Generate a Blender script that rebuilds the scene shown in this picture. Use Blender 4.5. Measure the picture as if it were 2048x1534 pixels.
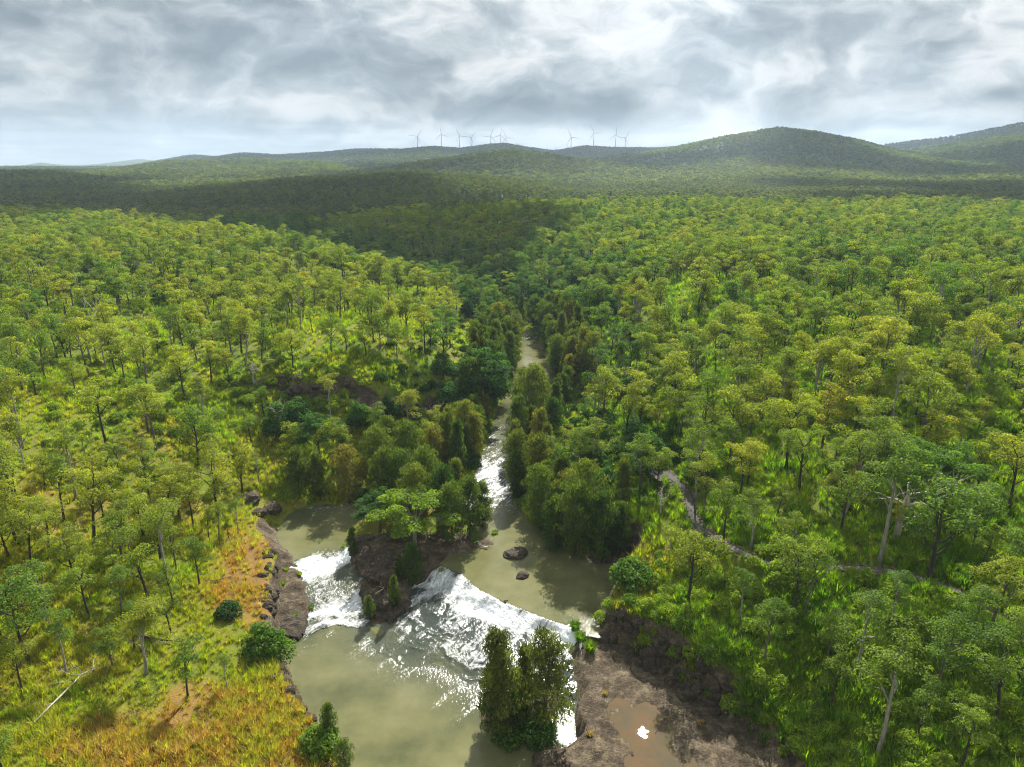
import bpy, math, random
import numpy as np
from mathutils import Vector

R = math.radians
scn = bpy.context.scene
for o in list(bpy.data.objects):
    bpy.data.objects.remove(o)

# ------------------------------------------------------------------ camera
CAMZ, F, CX, CY, PITCH = 60.0, 1409.0, 1024.0, 767.0, R(17.4)
cam_d = bpy.data.cameras.new('camera')
cam_d.sensor_fit = 'HORIZONTAL'
cam_d.sensor_width = 36.0
cam_d.lens = 36.0 * F / 2048.0
cam_d.clip_start = 0.5
cam_d.clip_end = 60000
cam = bpy.data.objects.new('camera', cam_d)
scn.collection.objects.link(cam)
cam.location = (0, 0, CAMZ)
cam.rotation_euler = (math.pi / 2 - PITCH, 0, 0)
scn.camera = cam

# ------------------------------------------------------------------ world + sun
SUN_AZ, SUN_EL = R(13.0), R(43.0)          # azimuth clockwise from +Y
SUN = Vector((math.sin(SUN_AZ) * math.cos(SUN_EL), math.cos(SUN_AZ) * math.cos(SUN_EL), math.sin(SUN_EL)))
world = bpy.data.worlds.new('World')
scn.world = world
world.use_nodes = True
world.cycles.sampling_method = 'MANUAL'
world.cycles.sample_map_resolution = 256
wn, wl = world.node_tree.nodes, world.node_tree.links
wn.clear()


class NT:
    """small helper round a node tree"""
    def __init__(s, tree):
        s.t, s.n, s.l = tree, tree.nodes, tree.links

    def node(s, typ, **kw):
        nd = s.n.new(typ)
        for k, v in kw.items():
            setattr(nd, k, v)
        return nd

    def put(s, sock, v):
        if v is None:
            return
        if isinstance(v, bpy.types.NodeSocket):
            s.l.new(v, sock)
        else:
            sock.default_value = v

    def math(s, op, a, b=None, c=None, clamp=False):
        nd = s.node('ShaderNodeMath', operation=op, use_clamp=clamp)
        s.put(nd.inputs[0], a); s.put(nd.inputs[1], b)
        if c is not None:
            s.put(nd.inputs[2], c)
        return nd.outputs[0]

    def vmath(s, op, a, b=None):
        nd = s.node('ShaderNodeVectorMath', operation=op)
        s.put(nd.inputs[0], a)
        if b is not None:
            if op == 'SCALE':
                s.put(nd.inputs[3], b)
            else:
                s.put(nd.inputs[1], b)
        return nd.outputs[0]

    def noise(s, vec, scale, detail=4, rough=0.55, dist=0.0, col=False):
        nd = s.node('ShaderNodeTexNoise')
        s.put(nd.inputs['Vector'], vec)
        nd.inputs['Scale'].default_value = scale
        nd.inputs['Detail'].default_value = detail
        nd.inputs['Roughness'].default_value = rough
        nd.inputs['Distortion'].default_value = dist
        return nd.outputs['Color' if col else 'Fac']

    def ramp(s, fac, stops, interp='LINEAR'):
        nd = s.node('ShaderNodeValToRGB')
        nd.color_ramp.interpolation = interp
        el = nd.color_ramp.elements
        while len(el) < len(stops):
            el.new(0.5)
        for e, (p, c) in zip(el, stops):
            e.position = p
            e.color = (c, c, c, 1) if isinstance(c, (int, float)) else tuple(c) + (1,)
        s.put(nd.inputs[0], fac)
        return nd.outputs[0]

    def mix(s, fac, a, b, blend='MIX'):
        nd = s.node('ShaderNodeMix', data_type='RGBA', blend_type=blend)
        for sock, v in ((nd.inputs[0], fac), (nd.inputs[6], a), (nd.inputs[7], b)):
            if isinstance(v, tuple) and len(v) == 3:
                v = v + (1,)
            s.put(sock, v)
        return nd.outputs[2]

    def attr(s, name, typ='GEOMETRY', out='Fac'):
        nd = s.node('ShaderNodeAttribute', attribute_name=name, attribute_type=typ)
        return nd.outputs[out]


def pix_dir(px, py):
    a, b = (px - CX) / F, (CY - py) / F
    return (a, math.cos(PITCH) + b * math.sin(PITCH), -math.sin(PITCH) + b * math.cos(PITCH))


W = NT(world.node_tree)
tc = W.node('ShaderNodeTexCoord').outputs['Generated']
sep = W.node('ShaderNodeSeparateXYZ')
W.put(sep.inputs[0], tc)
dx, dy, dz = sep.outputs
zc = W.math('ADD', W.math('MAXIMUM', dz, 0.0), 0.045)
comb = W.node('ShaderNodeCombineXYZ')
W.put(comb.inputs[0], W.math('DIVIDE', dx, zc))
W.put(comb.inputs[1], W.math('DIVIDE', dy, zc))
W.put(comb.inputs[2], W.math('MULTIPLY', dz, 3.0))
pl = comb.outputs[0]
# clouds: bodies and billows over the whole dome, thin decks towards the horizon
cmb = W.node('ShaderNodeCombineXYZ')
W.put(cmb.inputs[0], dx); W.put(cmb.inputs[1], dy)
W.put(cmb.inputs[2], W.math('MULTIPLY', dz, 1.9))
sph = cmb.outputs[0]
warp = W.vmath('SCALE', W.vmath('SUBTRACT', W.noise(sph, 5.0, 3, 0.55, col=True), (0.5, 0.5, 0.5)), 0.22)
sphw = W.vmath('ADD', sph, warp)
big = W.noise(sphw, 2.6, 2, 0.5)
mid = W.noise(sphw, 9.0, 10, 0.66)
vo = W.node('ShaderNodeTexVoronoi', feature='SMOOTH_F1')
W.put(vo.inputs['Vector'], W.vmath('ADD', sphw, W.vmath('SCALE', warp, .5)))
vo.inputs['Scale'].default_value = 9.0
vo.inputs['Detail'].default_value = 2.0
vo.inputs['Smoothness'].default_value = .6
bil = vo.outputs['Distance']
deck = W.noise(W.vmath('ADD', pl, W.vmath('SCALE', warp, 6.0)), 0.75, 4, 0.5)
hor = W.ramp(dz, [(0.0, 1.0), (0.025, .8), (0.07, 0.0)])
dens = W.math('ADD', W.math('ADD', W.math('MULTIPLY', W.math('SUBTRACT', big, .5), 0.65), W.math('ADD', W.math('MULTIPLY', W.math('SUBTRACT', mid, .5), 0.85), W.math('MULTIPLY', W.math('SUBTRACT', bil, .60), -.42))),
              W.math('MULTIPLY', W.math('MULTIPLY', W.math('SUBTRACT', deck, .5), hor), .75))
dens = W.math('ADD', dens, 0.69)
# cloud masses seen in the picture (azimuth, elevation, radii, weight): + darker, - brighter
u = W.math('DIVIDE', dx, W.math('MAXIMUM', dy, 0.1))
v = W.math('DIVIDE', dz, W.math('MAXIMUM', dy, 0.1))
front = W.math('GREATER_THAN', dy, 0.15)
for px, py, rx, ry, wt in (
        (380, 70, 620, 78, .16), (900, 130, 400, 50, .13), (1000, 222, 270, 34, .27), (1235, 205, 80, 32, .17),
        (150, 235, 300, 50, .08), (460, 195, 150, 44, -.20), (640, 224, 90, 18, -.26), (80, 130, 150, 35, -.12),
        (1110, 50, 120, 60, -.05), (1260, 130, 140, 80, -.07), (1500, 90, 110, 90, .12), (1800, 35, 300, 50, .17),
        (1660, 150, 120, 55, -.12), (1990, 110, 110, 60, -.12), (1870, 112, 36, 22, .16), (2000, 190, 46, 14, .22), (1440, 180, 90, 22, .10),
        (1150, 275, 600, 22, -.14), (1750, 225, 330, 16, -.05), (220, 300, 300, 40, .06)):
    d = pix_dir(px, py)
    u0, v0 = d[0] / d[1], d[2] / d[1]
    e = W.math('ADD', W.math('POWER', W.math('DIVIDE', W.math('SUBTRACT', u, u0), rx / F), 2.0),
               W.math('POWER', W.math('DIVIDE', W.math('SUBTRACT', v, v0), ry / F), 2.0))
    g = W.math('MULTIPLY', W.math('MULTIPLY', W.math('POWER', 2.718, W.math('MULTIPLY', e, -1.0)), wt), front)
    dens = W.math('ADD', dens, g)
dens = W.math('ADD', W.math('MULTIPLY', W.math('SUBTRACT', dens, .62), 1.0), .63)
ccol = W.ramp(dens, [(0.36, (0.735, 0.735, 0.73)), (0.50, (0.625, 0.645, 0.65)), (0.62, (0.44, 0.48, 0.50)), (0.76, (0.285, 0.33, 0.36)), (0.95, (0.165, 0.205, 0.235))])
sky = W.node('ShaderNodeTexSky', sky_type='NISHITA', sun_disc=False)
sky.sun_elevation = SUN_EL
sky.sun_rotation = SUN_AZ
sky.altitude = 900
blue = W.vmath('SCALE', sky.outputs[0], 0.10)
cover = W.ramp(dens, [(0.20, 0.6), (0.34, 1.0)])
scol = W.mix(cover, blue, ccol)
# pale rain mist low over the horizon
lowf = W.ramp(W.math('ABSOLUTE', dz), [(0.0, 0.45), (0.035, 0.0)])
scol = W.mix(lowf, scol, (0.50, 0.55, 0.58))
bg = W.node('ShaderNodeBackground')
W.put(bg.inputs[0], scol)
bg.inputs[1].default_value = 0.66
W.l.new(bg.outputs[0], W.node('ShaderNodeOutputWorld').inputs[0])

sun_d = bpy.data.lights.new('sun', 'SUN')
sun_d.energy = 4.8
sun_d.angle = R(0.53)
sun_d.color = (1.0, 0.965, 0.90)
sun = bpy.data.objects.new('sun', sun_d)
scn.collection.objects.link(sun)
sun.rotation_euler = (-SUN).to_track_quat('-Z', 'Y').to_euler()
sun.location = SUN * 500

vs = scn.view_settings
vs.view_transform = 'Standard'
vs.look = 'None'
vs.exposure = 1.1
vs.gamma = 1.0
vs.use_curve_mapping = False
cy = scn.cycles
cy.use_denoising = True
cy.denoising_prefilter = 'NONE'
cy.filter_width = 1.1
cy.use_adaptive_sampling = True
cy.adaptive_threshold = 0.012
cy.max_bounces = 6
cy.diffuse_bounces = 4
cy.glossy_bounces = 2
cy.transmission_bounces = 4
cy.transparent_max_bounces = 8
cy.volume_bounces = 1
cy.sample_clamp_indirect = 4.0
cy.caustics_reflective = False
cy.caustics_refractive = False

# ------------------------------------------------------------------ numeric helpers
rng = np.random.default_rng(7)


def sstep(a, b, x):
    t = np.clip((x - a) / (b - a), 0, 1)
    return t * t * (3 - 2 * t)


def vnoise(x, y, seed=0):
    xi, yi = np.floor(x).astype(np.int64), np.floor(y).astype(np.int64)
    xf, yf = x - xi, y - yi
    xf = xf * xf * xf * (xf * (xf * 6 - 15) + 10)
    yf = yf * yf * yf * (yf * (yf * 6 - 15) + 10)

    def h(a, b):
        n = (a * 374761393 + b * 668265263 + seed * 974634777) & 0xffffffff
        n = ((n ^ (n >> 13)) * 1274126177) & 0xffffffff
        n = n ^ (n >> 16)
        return (n & 0xffff) / 65535.0
    a, b, c, d = h(xi, yi), h(xi + 1, yi), h(xi, yi + 1), h(xi + 1, yi + 1)
    return (a * (1 - xf) + b * xf) * (1 - yf) + (c * (1 - xf) + d * xf) * yf


def fbm(x, y, sc, octv=4, seed=0, gain=0.5):
    """fractal noise, about -1..1, feature size sc metres"""
    s, a, t = 0, 1.0, 0.0
    for k in range(octv):
        s = s + a * (vnoise(x / sc, y / sc, seed + k * 17) * 2 - 1)
        t += a
        a *= gain
        sc *= 0.5
    return s / t * 1.5


def unproj(px, py, z):
    d = pix_dir(px, py)
    t = (z - CAMZ) / d[2]
    return (d[0] * t, d[1] * t)


def project(x, y, z):
    dzz = z - CAMZ
    depth = y * math.cos(PITCH) - dzz * math.sin(PITCH)
    up = y * math.sin(PITCH) + dzz * math.cos(PITCH)
    depth = np.maximum(depth, 0.01)
    return CX + F * x / depth, CY - F * up / depth, depth


def wpoly(pts):
    return np.array([unproj(*p) for p in pts])


def seg_dist(x, y, P, closed=True):
    d2 = np.full(x.shape, 1e18)
    n = len(P)
    for i in range(n if closed else n - 1):
        ax, ay = P[i]
        bx, by = P[(i + 1) % n]
        ex, ey = bx - ax, by - ay
        t = np.clip(((x - ax) * ex + (y - ay) * ey) / (ex * ex + ey * ey + 1e-9), 0, 1)
        d2 = np.minimum(d2, (x - ax - t * ex) ** 2 + (y - ay - t * ey) ** 2)
    return np.sqrt(d2)


def inside(x, y, P):
    r = np.zeros(x.shape, bool)
    n = len(P)
    for i in range(n):
        ax, ay = P[i]
        bx, by = P[(i + 1) % n]
        if ay == by:
            continue
        c = ((ay > y) != (by > y)) & (x < (bx - ax) * (y - ay) / (by - ay) + ax)
        r ^= c
    return r


def sdist(x, y, P):
    """positive outside, negative inside"""
    d = seg_dist(x, y, P)
    return np.where(inside(x, y, P), -d, d)


# ------------------------------------------------------------------ plan of the river, from the picture's shorelines
SHORE = wpoly([
    (800, 2000, 0), (740, 1600, 0), (700, 1534, 0), (645, 1465, 0), (600, 1390, 0), (575, 1345, 0), (566, 1300, 0), (592, 1272, .1), (614, 1240, .5),
    (616, 1205, .9), (604, 1160, 1.1), (590, 1122, 2.0), (572, 1098, 2.2), (553, 1072, 2.2), (560, 1050, 2.2), (590, 1020, 2.2),
    (640, 1008, 2.2), (690, 1012, 2.2), (760, 992, 2.3), (860, 968, 2.4), (948, 955, 2.5), (966, 900, 2.6), (984, 862, 2.8),
    (990, 830, 3.0), (1008, 795, 3.2), (1028, 750, 3.4), (1040, 712, 3.8), (1038, 690, 4.0), (1048, 668, 4.2), (1040, 656, 4.5),
    (1056, 655, 4.5), (1076, 670, 4.2), (1088, 700, 3.8), (1092, 725, 3.6), (1116, 760, 3.4),
    (1122, 800, 3.2), (1106, 832, 3.0), (1070, 856, 2.9), (1040, 880, 2.7), (1018, 920, 2.6), (1018, 960, 2.5), (1030, 1010, 2.3),
    (1062, 1050, 2.2), (1130, 1075, 2.2), (1190, 1128, 2.2), (1246, 1126, 2.2), (1235, 1160, 2.2), (1207, 1210, 2.2), (1195, 1250, 2.2),
    (1198, 1264, 2.2), (1150, 1256, 2.2), (1145, 1290, 1.2), (1141, 1330, .7), (1152, 1400, .2), (1152, 1470, 0), (1125, 1495, 0),
    (1065, 1504, 0), (1048, 1534, 0), (1046, 1600, 0), (1040, 2000, 0)])
ISLE = wpoly([
    (700, 1092, 2.2), (692, 1062, 2.2), (720, 1036, 2.2), (800, 1010, 2.3), (870, 1000, 2.4), (930, 1020, 2.3), (962, 1070, 2.2), (990, 1088, 2.2),
    (905, 1112, 2.2), (885, 1128, 2.2), (832, 1162, 1.8), (824, 1200, 1.2), (800, 1226, .8), (760, 1242, .6), (730, 1242, .6),
    (722, 1200, .9), (714, 1150, 1.2), (704, 1120, 2.0)])
ISLET = wpoly([(958, 1440, 0), (1000, 1482, 0), (1060, 1484, 0), (1108, 1455, 0), (1122, 1395, .2), (1085, 1362, .3), (1010, 1372, .1), (958, 1404, 0)])
ISLE_UP = wpoly([(1030, 830, 3), (1040, 760, 3.3), (1062, 735, 3.5), (1090, 745, 3.5), (1102, 775, 3.3), (1092, 820, 3.1), (1060, 845, 3.0)])
ROCK_LEDGE = wpoly([(590, 1122, 1.6), (604, 1160, 1.3), (618, 1200, 1.1), (614, 1240, .8), (592, 1272, .6), (560, 1262, 1.2), (556, 1190, 1.4), (566, 1130, 1.6)])
SHELF = wpoly([
    (1150, 1262, 2.3), (1195, 1270, 2.4), (1250, 1292, 2.4), (1330, 1334, 2.2), (1378, 1392, 2.0), (1440, 1420, 1.9), (1470, 1452, 1.9),
    (1520, 1490, 2.0), (1570, 1550, 2.0), (1600, 1640, 2.0), (1600, 2000, 2), (1045, 2000, .6), (1046, 1600, .8), (1048, 1534, .8), (1065, 1502, .6),
    (1126, 1494, .6), (1153, 1470, .8), (1153, 1400, .9), (1142, 1330, 1.0), (1146, 1290, 1.6)])
CREST = wpoly([(876, 1128, 2.2), (925, 1150, 2.2), (960, 1180, 2.2), (1000, 1200, 2.2), (1050, 1220, 2.2), (1100, 1240, 2.2), (1156, 1258, 2.2)])
CBASE = wpoly([(715, 1256, 0), (760, 1300, 0), (820, 1330, 0), (880, 1345, 0), (945, 1375, 0), (1010, 1392, 0), (1120, 1420, 0), (1180, 1440, 0)])
LCREST = wpoly([(560, 1130, 2.2), (590, 1116, 2.2), (640, 1090, 2.2), (700, 1086, 2.2), (730, 1080, 2.2)])
LBASE = wpoly([(555, 1290, 0), (590, 1280, 0), (650, 1268, 0), (730, 1256, 0), (790, 1250, 0)])
CASC = np.vstack([wpoly([(836, 1110, 2.2)]), CREST, CBASE[::-1]])
LCHUTE = np.vstack([LCREST, LBASE[::-1]])
POOL = np.vstack([LBASE[:3], CBASE, wpoly([(1180, 2100, 0), (500, 2100, 0), (540, 1500, 0)])])
PUDDLE_Z = 1.55
PUDDLE = wpoly([(p[0], p[1], PUDDLE_Z) for p in ((1226, 1412), (1262, 1404), (1300, 1418), (1338, 1432), (1346, 1462), (1352, 1490), (1385, 1530), (1392, 1570),
                                                 (1330, 1590), (1262, 1570), (1262, 1500), (1240, 1450))])
SCARW = wpoly([(p[0], p[1], 12.5) for p in ((505, 800), (560, 796), (640, 806), (700, 800), (760, 806), (850, 784), (905, 778))])
GORGE = np.array([(6, 233), (-10, 265), (-38, 305), (-78, 350), (-128, 405), (-200, 480), (-300, 580), (-440, 720), (-650, 900)], float)
PATH_PIX = [(1345, 958, 11.5), (1366, 975, 11.5), (1378, 1000, 11.4), (1384, 1030, 11.2), (1400, 1058, 11.2), (1432, 1078, 11.3), (1470, 1100, 11.5), (1520, 1122, 11.8), (1590, 1134, 12),
            (1650, 1137, 12.1), (1720, 1139, 12.2), (1790, 1146, 12.3), (1850, 1162, 12.2), (1910, 1184, 12.1), (1970, 1220, 12.0), (2040, 1262, 12.0), (2120, 1300, 12.0)]
PATH = wpoly(PATH_PIX)

# ------------------------------------------------------------------ the lie of the land
CTRL = [unproj(a, b, c) + (c,) for a, b, c in (
    (648, 1534, 3.6), (548, 1334, 3.8), (546, 1200, 4.0), (548, 1100, 3.8), (300, 1450, 5.0), (0, 1534, 6.5), (0, 1350, 8.0), (150, 1250, 8.0),
    (400, 1150, 5.5), (250, 1050, 8.5), (455, 1040, 5.0), (0, 1100, 12), (520, 1000, 4.5), (0, 900, 17), (200, 900, 14), (400, 905, 10.5), (600, 950, 5), (700, 960, 4.5),
    (0, 700, 21), (300, 700, 18), (500, 775, 15.6), (700, 775, 15.6), (845, 752, 14.5), (600, 640, 19), (800, 640, 18), (960, 690, 10),
    (560, 885, 8.2), (650, 885, 8.0), (780, 860, 8.0), (880, 860, 5.0),
    (1900, 1500, 8), (2048, 1400, 11), (1600, 1400, 4.2), (1690, 1500, 4.0), (1500, 1300, 7.5), (1400, 1200, 8.0), (1300, 1150, 6.5), (1262, 1196, 6.2),
    (1310, 1262, 6.2), (1420, 1330, 5.6), (1650, 1250, 9.5), (1800, 1300, 10), (1250, 960, 6.5), (1110, 960, 3.2), (1180, 815, 6), (1300, 850, 10.5), (1400, 800, 16), (1600, 800, 18.5),
    (1800, 800, 20), (2048, 850, 19), (2048, 1000, 15), (1700, 950, 15), (2048, 600, 24), (1600, 600, 24), (1300, 600, 21), (1150, 610, 13), (900, 590, 15))]
CTRL += [unproj(*p) + (p[2],) for p in PATH_PIX[::2]]
CTRL += [(-30, 20, 6), (-70, 20, 9), (0, 10, 1), (30, 15, 4), (70, 20, 9), (6, 240, 5.5), (-10, 265, 5.5), (-38, 305, 6), (-78, 350, 6.5), (-128, 402, 8),
         (-41, 240, 15.5), (-60, 262, 18), (-24, 208, 10.5), (-80, 294, 19), (-112, 332, 20), (-160, 350, 20.5), (-200, 300, 21), (-300, 250, 21), (-200, 150, 21), (-90, 230, 20),
         (2, 300, 14), (22, 282, 16), (-8, 346, 15), (-42, 388, 15), (34, 340, 20), (12, 392, 20), (62, 300, 21), (62, 360, 23), (110, 320, 24), (32, 430, 21), (60, 250, 21),
         (170, 300, 25), (260, 300, 25), (200, 150, 23)]
CTRL = np.array(CTRL)


def tps_fit(P):
    n = len(P)
    d2 = (P[:, None, 0] - P[None, :, 0]) ** 2 + (P[:, None, 1] - P[None, :, 1]) ** 2
    K = np.where(d2 > 0, d2 * np.log(d2 + 1e-12) * .5, 0) + np.eye(n) * 15.0
    A = np.zeros((n + 3, n + 3))
    A[:n, :n] = K
    A[:n, n] = A[n, :n] = 1
    A[:n, n + 1:] = P[:, :2]
    A[n + 1:, :n] = P[:, :2].T
    return np.linalg.solve(A, np.concatenate([P[:, 2], np.zeros(3)]))


TPSW = tps_fit(CTRL)


def tps(x, y):
    s = TPSW[-3] + TPSW[-2] * x + TPSW[-1] * y
    for (cx_, cy_, _), w in zip(CTRL, TPSW):
        d2 = (x - cx_) ** 2 + (y - cy_) ** 2
        s = s + w * d2 * np.log(d2 + 1e-12) * .5
    return s


# far ridges: skyline in the picture, distance, depth towards us, depth behind
HILLS = [
    (2500, 900, 700, [(1080, 330), (1200, 316), (1300, 301), (1400, 284), (1500, 270), (1580, 272), (1650, 284), (1730, 303), (1800, 312), (1950, 330)]),
    (2900, 800, 700, [(1600, 335), (1730, 305), (1850, 290), (1950, 272), (2048, 262), (2200, 255), (2400, 275)]),
    (3900, 700, 800, [(1560, 320), (1700, 294), (1800, 281), (1900, 263), (1970, 249), (2048, 253), (2200, 265), (2400, 300)]),
    (4800, 1500, 900, [(330, 330), (380, 322), (440, 312), (480, 316), (530, 308), (600, 312), (680, 308), (740, 302), (820, 302), (880, 296.5), (930, 300), (980, 293.5), (1010, 292), (1050, 299),
                       (1100, 305), (1160, 296), (1220, 299), (1330, 299), (1450, 300), (1700, 310)]),
    (7600, 1200, 900, [(60, 338), (130, 333), (160, 322.5), (200, 330), (280, 325), (345, 316), (385, 322), (450, 328), (600, 325), (900, 325)]),
    (8200, 900, 800, [(560, 335), (720, 309), (800, 306), (1150, 306), (1250, 325), (1400, 335)]),
    (2150, 500, 600, [(200, 345), (290, 337), (400, 322.5), (500, 320), (600, 320), (680, 325), (740, 336), (850, 350)]),
    (1750, 420, 500, [(640, 350), (720, 342), (800, 333), (900, 318), (980, 306), (1020, 303), (1080, 310), (1150, 321), (1250, 327), (1400, 345)]),
    (1500, 400, 500, [(-250, 330), (-100, 335), (0, 337), (80, 342), (180, 342), (260, 352), (400, 362), (560, 372)]),
    (1020, 300, 300, [(300, 385), (400, 374), (500, 364), (700, 352), (850, 344), (1000, 354), (1150, 372), (1300, 385)]),
    (1500, 500, 500, [(1480, 372), (1600, 360), (1700, 352), (1850, 346), (2048, 340), (2300, 335)]),
]
HILLS = [(D, wf, wb, np.array([((px - CX) / F * D * 1.04, CAMZ + (325 - py) / F * D) for px, py in sk])) for D, wf, wb, sk in HILLS]
TREE_ALLOW = 9.0


def far_land(x, y):
    g = seg_dist(x, y, GORGE, False)
    fade = 1 - sstep(600, 1000, y)
    plate = 22.5 + 2.2 * np.tanh(x / 150) + 2.5 * fbm(x, y, 260, 3, 5) + 5 * fbm(x, y, 700, 2, 9) * sstep(500, 1200, y)
    plate = plate - 6 * sstep(430, 640, y) * sstep(2000, 900, y)
    side = x > np.interp(y, GORGE[:, 1], GORGE[:, 0])
    base = plate - (16 * np.exp(-(g / np.where(side, 66, 32)) ** 2)) * fade
    for D, wf, wb, sk in HILLS:
        r = np.hypot(x, y * 1.0)
        top = np.interp(x / np.maximum(y, 1) * D, sk[:, 0], sk[:, 1], left=sk[0, 1] - 40, right=sk[-1, 1] - 40) - TREE_ALLOW
        top = top + fbm(x, y, D * .06, 4, int(D)) * D * .0012
        dy_ = y - D - fbm(x, y, D * .3, 2, 3) * D * .05
        prof = np.where(dy_ < 0, np.exp(-(dy_ / wf) ** 2), np.exp(-(dy_ / wb) ** 2))
        spur = 1 + 0.22 * fbm(x, y, D * .14, 3, int(D) + 40) * np.clip(-dy_ / wf, 0, 1)
        base = np.maximum(base, 14 + (top - 14) * prof * spur)
    return base


def water_level(x, y):
    z = 2.2 + np.clip((y - 110) / 125, 0, 1.6) * 2.0
    inC, inL, inP = inside(x, y, CASC), inside(x, y, LCHUTE), inside(x, y, POOL)
    lx = LCREST[-1][0]
    d1, d2 = seg_dist(x, y, CREST, False), seg_dist(x, y, CBASE, False)
    t = d1 / (d1 + d2 + 1e-6)
    zr = 2.2 - 1.25 * sstep(0, .20, t) - .5 * sstep(.2, .8, t) - .45 * sstep(.7, 1, t)
    e1, e2 = seg_dist(x, y, LCREST, False), seg_dist(x, y, LBASE, False)
    t2 = e1 / (e1 + e2 + 1e-6)
    zl = 2.2 - 1.1 * sstep(0, .26, t2) - .25 * sstep(.3, .6, t2) - .55 * sstep(.55, .72, t2) - .3 * sstep(.85, 1, t2)
    z = np.where(inP | ((y < CBASE[3][1]) & ~inC & ~inL), 0.0, z)
    z = np.where(inC, zr, z)
    z = np.where(inL & ~inC, zl, z)
    return z, np.where(inC, t, np.where(inL, t2 + 2, -1))


def land(x, y, full=False):
    """height of the ground; with full also the masks"""
    x = np.asarray(x, float)
    y = np.asarray(y, float)
    sh = x.shape
    x, y = x.ravel(), y.ravel()
    z = np.empty_like(x)
    r = np.hypot(x, y - 130)
    k = sstep(200, 300, r)
    near = k < 1
    zf = np.zeros_like(x)
    fm = k > 0
    zf[fm] = far_land(x[fm], y[fm])
    zn = np.zeros_like(x)
    zn[near] = tps(x[near], y[near])
    zt = np.where(fm, zf, 0) * k + zn * (1 - k)
    zt = zt + fbm(x, y, 30, 3, 1) * .8 * (1 - k * .5) + fbm(x, y, 5, 3, 2) * .16
    z[:] = zt
    rock = np.zeros_like(x)
    nb = (y < 262) & (y > -50) & (np.abs(x) < 110)
    X, Y = x[nb], y[nb]
    zw, _ = water_level(X, Y)
    wob = fbm(X, Y, 3.0, 3, 21) * .35
    d = sdist(X, Y, SHORE) + wob
    di = np.minimum(np.minimum(sdist(X, Y, ISLE), sdist(X, Y, ISLET)), sdist(X, Y, ISLE_UP)) + wob
    # bank width: cut cliffs on both sides of the falls, gentle up the valley
    bw = np.where(Y < 88, 1.9, np.where(Y < 104, 3.0, 6.0))
    bw = bw + sstep(104, 130, Y) * 3
    zb = zw + .05 + (np.maximum(zt[nb], zw + .5) - zw) * sstep(0.0, 1, d / bw) ** .8
    rk = (1 - sstep(.75, 1.15, d / bw)) * (Y < 104)
    # rock shelf with its cliff
    ds = sdist(X, Y, SHELF) + wob * .6
    zs = 1.75 + fbm(X, Y, 9, 4, 31) * .45 + np.abs(fbm(X, Y, 2.2, 4, 32)) * -.25
    zs = np.maximum(zs, .25 + .0 * zs)
    zs = zs * sstep(0, 1.5, d) + (zw - .1) * (1 - sstep(0, 1.5, d))
    dp = sdist(X, Y, PUDDLE) + fbm(X, Y, 1.6, 3, 66) * .55
    zs = np.where(dp < 4, np.maximum(zs, PUDDLE_Z + .10 + .1 * fbm(X, Y, 1.0, 2, 67)), zs)
    zs = np.where(dp < 1.2, zs * sstep(-.1, 1.2, dp) + (PUDDLE_Z - .12) * (1 - sstep(-.1, 1.2, dp)), zs)
    m = 1 - sstep(0, 2.6, ds)
    zb = np.where(ds < 2.6, zs * m + zb * (1 - m), zb)
    rk = np.maximum(rk, 1 - sstep(1.6, 2.8, ds))
    # rock ledge on the left chute
    dl = sdist(X, Y, ROCK_LEDGE) + wob * .5
    ml = 1 - sstep(-.2, 1.2, dl)
    zl = zw + .35 + .3 * fbm(X, Y, 3, 3, 8)
    zb = np.where(d > 0, zl * ml + zb * (1 - ml), zb)
    rk = np.maximum(rk, (1 - sstep(.3, 1.2, dl)))
    # islands
    ih = np.where(Y < 80, .7, .8)
    zi = zw + ih * sstep(0, 2.2, -di) + .25 * fbm(X, Y, 2.5, 3, 41)
    bed = zw - .25 - .9 * sstep(0, 2.5, np.minimum(-d, di))
    zz = np.where(d < 0, np.where(di < 0, zi, bed), zb)
    rk = np.where((d < 0), np.where(di < 0, sstep(-.1, -1.0, -Y + 97) * 0 + (Y < 101) * 1.0, 1.0), rk)
    rough = rk * (fbm(X, Y, 1.6, 4, 51, .6) * .16 - np.abs(fbm(X * .8 + Y * .4, Y - X * .3, 3.2, 3, 52)) * .30 + .08)
    z[nb] = zz + np.where(d > -.5, rough, 0)
    rock[nb] = rk
    ys_ = np.interp(X, SCARW[:, 0], SCARW[:, 1])
    dsc = Y - ys_ + fbm(X, Y, 4, 3, 77) * 1.6
    msc = sstep(SCARW[0, 0] - 4, SCARW[0, 0] + 3, X) * (1 - sstep(SCARW[-1, 0] - 3, SCARW[-1, 0] + 3, X))
    z[nb] += msc * 2.3 * np.tanh(dsc / .9) * np.exp(-(dsc / 8.0) ** 2) * (.7 + .5 * fbm(X, Y, 9, 2, 78))
    rock[nb] = np.maximum(rock[nb], msc * np.exp(-((dsc + .6) / 1.4) ** 2) * (.75 + .5 * fbm(X, Y, 6, 2, 79)))
    # flatten along the path
    dpth = seg_dist(X, Y, PATH, False)
    pz = PATH_Z(X, Y)
    kp = (1 - sstep(1.1, 2.6, dpth)) * (Y > 40) * (X > 15)
    z[nb] = z[nb] * (1 - kp) + pz * kp
    # cliff scar on the far bank
    if full:
        return z.reshape(sh), rock.reshape(sh)
    return z.reshape(sh)


def PATH_Z(x, y):
    w = 0
    s = 0
    for (px_, py_), (_, _, z_) in zip(PATH, PATH_PIX):
        k = 1 / ((x - px_) ** 2 + (y - py_) ** 2 + 4) ** 1.5
        w = w + k
        s = s + k * z_
    return s / w


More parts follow.
